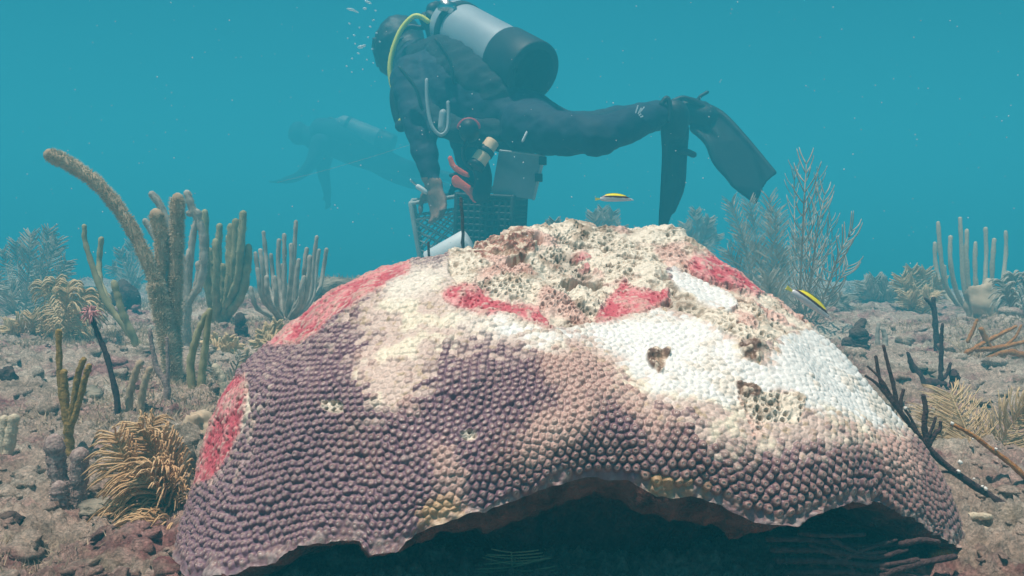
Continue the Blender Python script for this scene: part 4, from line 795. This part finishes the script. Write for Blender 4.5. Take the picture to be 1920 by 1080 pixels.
mb = MB(); v0 = P(822, 30, 2.72); mb.tube([ta + tax * .01, v0, P(818, 12, 2.72)], .019, 12); mb.tube([P(812, 18, 2.70), P(826, 16, 2.74)], .024, 12); mb.build('valve', M['rubber'], T1)
mb = MB(); mb.tube([P(800, 36, 2.70), P(812, 50, 2.70), P(818, 70, 2.69)], [.026, .03, .03], 14); mb.tube([P(806, 30, 2.68), P(826, 44, 2.67)], .02, 10); mb.build('first_stage', M['rubber'], T1)
mb = MB(); mb.tube(wpath([(802, 40), (790, 32), (774, 32), (752, 56), (736, 96), (731, 130), (735, 160), (742, 176)], 2.64, 40), .0085, 10); mb.build('hose', M['yellow'], T1)['label'] = 'yellow regulator hose'
mb = MB(); mb.tube(wpath([(802, 50), (786, 52), (768, 50), (750, 62), (738, 84)], 2.72, 26), .009, 10); mb.build('hose', M['rubber'], T1)['label'] = 'black regulator hose'

# the second diver, nearly lost in the haze
D2 = thing('person', 'second diver far behind, a dark shape almost lost in the haze', 'person', P(650, 280, 8.0)); Z = 8.0
mb = MB(); chain(mb, [(590, 258, Z, 24), (620, 258, Z, 34), (665, 275, Z, 36), (710, 295, Z, 30)]); chain(mb, [(705, 295, Z, 24), (745, 310, Z - .1, 18), (790, 322, Z, 14), (835, 330, Z, 9)]); chain(mb, [(705, 300, Z + .2, 24), (740, 325, Z + .2, 18), (788, 345, Z + .2, 13), (826, 350, Z + .2, 9)])
chain(mb, [(600, 268, Z - .15, 18), (585, 305, Z - .2, 13), (560, 330, Z - .2, 9), (535, 338, Z - .2, 7)]); chain(mb, [(615, 272, Z + .1, 18), (606, 315, Z + .1, 13), (612, 350, Z, 9), (614, 362, Z, 8)]); chain(mb, [(588, 256, Z, 17), (572, 254, Z, 18)]); mb.blob(P(560, 250, Z), (.10, .11, .12), 18, 12)
w_ = P(535, 338, Z - .2); hand(mb, w_, np.array((-1, 0, -.2)), np.array((0, -1., .2)), .19, .3); w_ = P(614, 362, Z); hand(mb, w_, np.array((.1, 0, -1.)), np.array((1., -.3, 0)), .19, .5)
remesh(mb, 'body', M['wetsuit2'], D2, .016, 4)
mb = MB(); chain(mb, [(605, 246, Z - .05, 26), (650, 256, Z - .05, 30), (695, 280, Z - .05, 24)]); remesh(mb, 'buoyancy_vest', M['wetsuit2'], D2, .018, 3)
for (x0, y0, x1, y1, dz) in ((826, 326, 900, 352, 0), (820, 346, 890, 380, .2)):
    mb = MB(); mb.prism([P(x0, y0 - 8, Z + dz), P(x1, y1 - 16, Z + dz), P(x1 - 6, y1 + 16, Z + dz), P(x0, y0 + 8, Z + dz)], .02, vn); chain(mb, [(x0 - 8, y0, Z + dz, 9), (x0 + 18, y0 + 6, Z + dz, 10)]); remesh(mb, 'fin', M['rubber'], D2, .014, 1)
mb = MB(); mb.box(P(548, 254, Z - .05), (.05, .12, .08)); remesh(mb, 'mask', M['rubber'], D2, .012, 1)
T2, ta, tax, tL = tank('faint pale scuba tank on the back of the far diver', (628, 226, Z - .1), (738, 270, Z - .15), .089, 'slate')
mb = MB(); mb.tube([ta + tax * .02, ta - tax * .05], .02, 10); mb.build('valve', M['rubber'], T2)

# gear round the near diver
def crate(name, label, c, rot, size, m, cells, diag, bar):
    root = thing(name, label, 'crate', c); root.rotation_euler = rot; root['org'] = [0., 0., 0.]; w, l, h = size
    def bars(mb, a, b, t): mb.tube([np.array(a, float), np.array(b, float)], t, 6)
    for k in range(4):
        R = np.array(Matrix.Rotation(k * math.pi / 2, 3, 'Z')); ww, off = (w, l / 2) if k % 2 == 0 else (l, w / 2); mb = MB(); f = lambda x, z: R @ np.array((x, -off, z))
        for i in range(-cells, cells * 2):
            step = ww / cells
            if diag:
                for sg in (1, -1):
                    x0 = -ww / 2 + i * step; x1 = x0 + sg * h * 1.0; a = np.array((x0, -h / 2 + .02)); b = np.array((x1, h / 2 - .05))
                    dx = b[0] - a[0]; t0 = max(0., min((-ww / 2 - a[0]) / dx, (ww / 2 - a[0]) / dx)); t1 = min(1., max((-ww / 2 - a[0]) / dx, (ww / 2 - a[0]) / dx))
                    if t1 > t0 + .02: p = a + (b - a) * t0; q = a + (b - a) * t1; bars(mb, f(*p), f(*q), bar)
            elif 0 <= i <= cells: x0 = -ww / 2 + i * step; bars(mb, f(x0, -h / 2), f(x0, h / 2), bar)
        if not diag:
            for i in range(int(cells * h / ww) + 1): z = -h / 2 + i * ww / cells; bars(mb, f(-ww / 2, z), f(ww / 2, z), bar)
        mb.build('side_panel', m, root)
    mb = MB()
    for z, t in ((h / 2, .007), (h / 2 - .05, .005), (-h / 2, .007)):
        for k in range(4): a = [(-w / 2, -l / 2, z), (w / 2, -l / 2, z), (w / 2, l / 2, z), (-w / 2, l / 2, z)]; bars(mb, a[k], a[(k + 1) % 4], t)
    for sx in (-1, 1):
        for sy in (-1, 1): bars(mb, (sx * w / 2, sy * l / 2, -h / 2), (sx * w / 2, sy * l / 2, h / 2), .008)
    mb.build('frame', m, root); mb = MB(); mb.box((0, 0, -h / 2 + .002), (w - .01, l - .01, .006)); mb.build('floor_panel', m, root, False)
    return root
crate('lattice_crate', 'pale grey lattice crate under the hands of the near diver', P(866, 446, 2.62), (.10, -.16, .08), (.28, .26, .28), M['crate_grey'], 7, True, .003)
ck = crate('dark_crate', 'dark crate right of the pale lattice crate', P(920, 430, 2.44), (.05, .06, -.25), (.17, .16, .20), M['crate_dark'], 9, False, .0055)
mb = MB(); mb.box((0, 0, 0), (.155, .145, .18)); mb.build('liner', M['crate_dark'], ck, False)
mb = MB(); a = P(806, 494, 2.22); b = P(880, 452, 2.2); mb.tube([a, a + (b - a) * .02, b - (b - a) * .02, b], [.034, .036, .036, .034], 24, False); tag(mb.build('pipe', M['white']), 'pale plastic pipe lying slanted below the lattice crate', 'pipe')
SL = thing('dive_slate', 'white plastic dive slate hanging below the thigh of the near diver', 'slate', P(975, 325, 2.32))
sl = [P(936, 282, 2.32), P(1020, 292, 2.30), P(1000, 374, 2.34), P(922, 362, 2.36)]; nn = np.cross(sl[1] - sl[0], sl[2] - sl[0]); nn /= np.linalg.norm(nn)
mb = MB(); mb.prism(sl, .004, nn); mb.build('sheet', M['slate'], SL, False)
mb = MB(); mb.tube([sl[1] + (sl[2] - sl[1]) * .02, sl[1] + (sl[2] - sl[1]) * .98], .005, 8); mb.tube([sl[0] + (sl[1] - sl[0]) * .02, sl[1]], .003, 8); mb.build('edge_rod', M['greyhose'], SL)
for t in (.12, .5): mb = MB(); mb.box(sl[1] + (sl[2] - sl[1]) * t + nn * 0, (.022, .02, .022)); mb.build('clip', M['rubber'], SL, False)
CN = thing('canister', 'tan canister with black bands hanging under the belly of the near diver', 'canister', P(907, 290, 2.26)); a = P(924, 265, 2.27); b = P(894, 308, 2.25); ax = b - a
mb = MB(); cyl_between(mb, a, b, .020, .023); mb.build('casing', M['tan'], CN)
for t in (.42, 1.0): mb = MB(); mb.tube([a + ax * (t - .05), a + ax * (t - .04), a + ax * (t + .13), a + ax * (t + .14)], [.0225, .0248, .0248, .0225], 24, False); mb.build('band', M['rubber'], CN)
mb = MB(); mb.tube(wpath([(900, 308), (906, 335), (902, 366)], 2.28), [.026] * 15, 12); mb.build('handle', M['rubber'], CN)
OS = thing('orange_strap', 'folded orange red strap hanging above the dark crate', 'strap', P(875, 335, 2.30)); q6 = lambda *z: [P(760 + x / 3.857, 220 + y / 3.857, 2.30) for x, y in z]
for pl, t in ((q6((305, 285), (335, 280), (365, 350), (420, 385), (455, 405), (470, 440), (420, 430), (360, 395), (320, 345)), .02), (q6((330, 455), (345, 425), (372, 422), (420, 465), (470, 500), (510, 530), (542, 595), (530, 616), (490, 610), (455, 560), (410, 515), (350, 498)), .026)):
    mb = MB(); mb.prism(pl, t, vn); remesh(mb, 'loop', M['orange'], OS, .004, 4)
mb = MB(); mb.tube(q6((330, 420), (370, 410), (430, 440), (500, 500)), .006, 8); mb.build('cord', M['rubber'], OS)
GA = thing('dive_gauge', 'black dive gauge with a dark red rim dangling at the chest of the near diver', 'gauge', P(878, 248, 2.26)); c = P(880, 246, 2.26)
mb = MB(); mb.tube([c + np.array((0, .02, 0)), c + np.array((0, -.022, .004))], [.030, .029], 24); mb.build('case', M['rubber'], GA)
mb = MB(); mb.tube([c + np.array((.029 * math.cos(t), -.024, .029 * math.sin(t))) for t in np.linspace(.3, 2.9, 14)], .006, 8); mb.build('rim', M['red'], GA)
mb = MB(); mb.blob(c + np.array((.008, -.034, .014)), (.007, .004, .006), 10, 8); mb.build('glint_bead', M['steel'], GA)  # chrome bead added to imitate the bright highlight on the case
mb = MB(); mb.tube(wpath([(878, 262), (868, 285), (874, 305), (884, 316)], 2.26), .006, 8); mb.build('hose', M['rubber'], GA)
KN = thing('marker_pen', 'thin white pen sticking out left of the hand of the near diver', 'pen', P(785, 350, 2.42)); mb = MB(); mb.tube([P(784, 350, 2.42), P(799, 360, 2.42)], .008, 10); mb.build('barrel', M['white'], KN); mb = MB(); mb.tube([P(770, 338, 2.42), P(786, 351, 2.42)], .0035, 8); mb.build('tip', M['steel'], KN)
mb = MB(); mb.tube(wpath([(520, 342), (600, 322), (690, 296), (770, 271)], 3.2, 30), .0004, 5); tag(mb.build('survey_line', M['rod_pale']), 'thin taut survey line running left from the near diver', 'line')

# ------------------------------------------------------------------ fish
def fish_mat():
    m = bpy.data.materials.new('wrasse skin'); m.use_nodes = True; t = m.node_tree; b = t.nodes['Principled BSDF']; b.inputs['Roughness'].default_value = .35
    tc = t.nodes.new('ShaderNodeTexCoord'); s = t.nodes.new('ShaderNodeSeparateXYZ'); n = t.nodes.new('ShaderNodeTexNoise'); n.inputs['Scale'].default_value = 260; ad = t.nodes.new('ShaderNodeMath'); ad.operation = 'MULTIPLY_ADD'; ad.inputs[1].default_value = .0012
    t.links.new(tc.outputs['Object'], s.inputs[0]); t.links.new(tc.outputs['Object'], n.inputs['Vector']); t.links.new(n.outputs['Fac'], ad.inputs[0]); t.links.new(s.outputs['Z'], ad.inputs[2])
    r = t.nodes.new('ShaderNodeMapRange'); r.inputs[1].default_value = -.0066; r.inputs[2].default_value = .0078; t.links.new(ad.outputs[0], r.inputs[0])
    c = t.nodes.new('ShaderNodeValToRGB'); e = c.color_ramp.elements; e[0].color = (*lin(226, 220, 224), 1); e[1].color = (*lin(120, 120, 20), 1); e[0].position = .53; e[1].position = 1
    for p, k in ((.56, lin(70, 32, 40)), (.69, lin(96, 40, 30)), (.72, lin(252, 232, 40)), (.93, lin(246, 222, 20))): x = e.new(p); x.color = (*k, 1)
    t.links.new(r.outputs[0], c.inputs[0]); t.links.new(c.outputs[0], b.inputs['Base Color']); return m
FM = fish_mat(); M['finyel'] = mat('yellow fin', lin(216, 200, 60), lin(230, 214, 90), 100, .5)
def fish(label, c, ang, L, yaw):
    root = thing('wrasse_fish', label, 'fish', c); root['org'] = [0., 0., 0.]; root.rotation_euler = (0, ang, yaw)
    t = np.linspace(0, 1, 24); h = L * .118 * (np.sin(math.pi * t ** .8) ** .75 * .9 + .12 * (1 - t)); h[-1] = L * .012; z0 = L * .05 * (np.sin(math.pi * t) - .6)
    mb = MB(); ang_ = np.linspace(0, 2 * math.pi, 18, endpoint=False); V = np.stack([np.repeat(((t - .5) * L)[:, None], 18, 1), np.cos(ang_) * h[:, None] * .62, np.sin(ang_) * h[:, None] + z0[:, None]], -1)
    f = [(i * 18 + k, i * 18 + (k + 1) % 18, (i + 1) * 18 + (k + 1) % 18, (i + 1) * 18 + k) for i in range(23) for k in range(18)] + [tuple(range(17, -1, -1)), tuple(23 * 18 + k for k in range(18))]
    mb.add(V, f); mb.build('body', FM, root)
    mb = MB(); x = -.5 * L; z = z0[0]; mb.prism([(x + .02 * L, 0, z + .018 * L), (x - .13 * L, 0, z + .05 * L - .02 * L), (x - .115 * L, 0, z - .02 * L), (x - .13 * L, 0, z - .055 * L), (x + .02 * L, 0, z - .02 * L)], .0012, (0, 1, 0)); mb.build('tail_fin', M['finyel'], root, False)
    mb = MB(); top = [((t[i] - .5) * L, 0, z0[i] + h[i] * .95) for i in range(4, 19)]; mb.prism(top + [(p[0] - .01 * L, 0, p[2] + .022 * L) for p in top[::-1]], .001, (0, 1, 0)); mb.build('dorsal_fin', FM, root, False)
    for sg in (-1, 1): mb = MB(); i = 21; mb.blob(((t[i] - .5) * L, sg * h[i] * .56, z0[i] + h[i] * .25), L * .011, 8, 6); mb.build('eye', M['eye'], root)
    for sg in (-1, 1): mb = MB(); i = 17; b0 = np.array(((t[i] - .5) * L, sg * h[i] * .6, z0[i] - h[i] * .1)); mb.prism([b0, b0 + (-.07 * L, sg * .02 * L, .012 * L), b0 + (-.075 * L, sg * .022 * L, -.02 * L)], .0006, (0, 1, 0)); mb.build('pectoral_fin', M['white'], root, False)
fish('small yellow backed fish swimming level above the coral', P(1156, 372, .95), .03, .041, .1)
fish('small yellow backed fish slanting head down beside the right shoulder of the coral', P(1523, 570, .82), .62, .052, .1)

# ------------------------------------------------------------------ bubbles and drifting specks
bm_ = MB(); bm_.blob((0, 0, 0), (1, 1, .75), 14, 10, .08, 1.5); proto = bm_.build('bubble', M['bubble']); rb = random.Random(5)
spots = [(658, 18, 9, 3), (690, 4, 7, 3), (668, 22, 5, 2), (684, 16, 4, 3), (694, 50, 3, 2), (700, 38, 3, 2), (676, 88, 6, 4), (664, 66, 2.5, 2), (682, 86, 4, 3), (672, 100, 3, 2), (660, 110, 2, 2), (690, 70, 2.2, 2), (698, 92, 2.2, 2), (655, 44, 2.2, 2), (706, 62, 2.2, 2), (688, 112, 1.8, 2), (650, 124, 1.8, 2), (704, 20, 2.4, 2), (712, 78, 2, 2), (700, 118, 1.8, 2), (674, 52, 1.8, 2), (680, 130, 1.6, 2), (666, 82, 1.8, 2), (652, 72, 1.6, 2)]
for k, (x, y, rx, ry) in enumerate(spots):
    o = proto if k == 0 else proto.copy()
    if k: COL.objects.link(o)
    d_ = 2.7 + rb.uniform(-.2, .2); s = d_ / F; o.location = P(x, y, d_).tolist(); o.scale = (rx * s, (rx + ry) / 2 * s, ry * s); o.rotation_euler = (0, rb.uniform(-.4, .4), 0)
    tag(o, 'silvery air bubble rising left of the head of the near diver', 'bubble', 'air bubbles rising from the near diver')
rng = np.random.default_rng(8); mb = MB()
for k in range(520):
    d_ = .5 * (3.2 / .5) ** rng.random(); mb.blob(P(rng.uniform(0, 1920), rng.uniform(0, 620), d_), rng.uniform(.4, 1.2) ** 1.5 * (d_ / F), 6, 4)
o = mb.build('suspended_particles', M['white']); o['kind'] = 'stuff'; tag(o, 'tiny pale specks drifting in the water', 'particles')
#@@HAZE@@
# ------------------------------------------------------------------ the hazy water
def build_haze():
    mb = MB(); mb.box((0, 0, .45), (60, 60, 3.0)); m = bpy.data.materials.new('turbid water'); m.use_nodes = True; t = m.node_tree; t.nodes.clear()
    o = t.nodes.new('ShaderNodeOutputMaterial'); v = t.nodes.new('ShaderNodeVolumePrincipled')
    v.inputs['Color'].default_value = (.052, .53, .73, 1); v.inputs['Density'].default_value = .26; v.inputs['Anisotropy'].default_value = 0.0
    t.links.new(v.outputs[0], o.inputs['Volume']); h = mb.build('haze', m, None, False); h['kind'] = 'stuff'
    tag(h, 'pale teal haze of the turbid sea water', 'haze')
build_haze()
for o in COL.objects:
    if 'org' in o: del o['org']
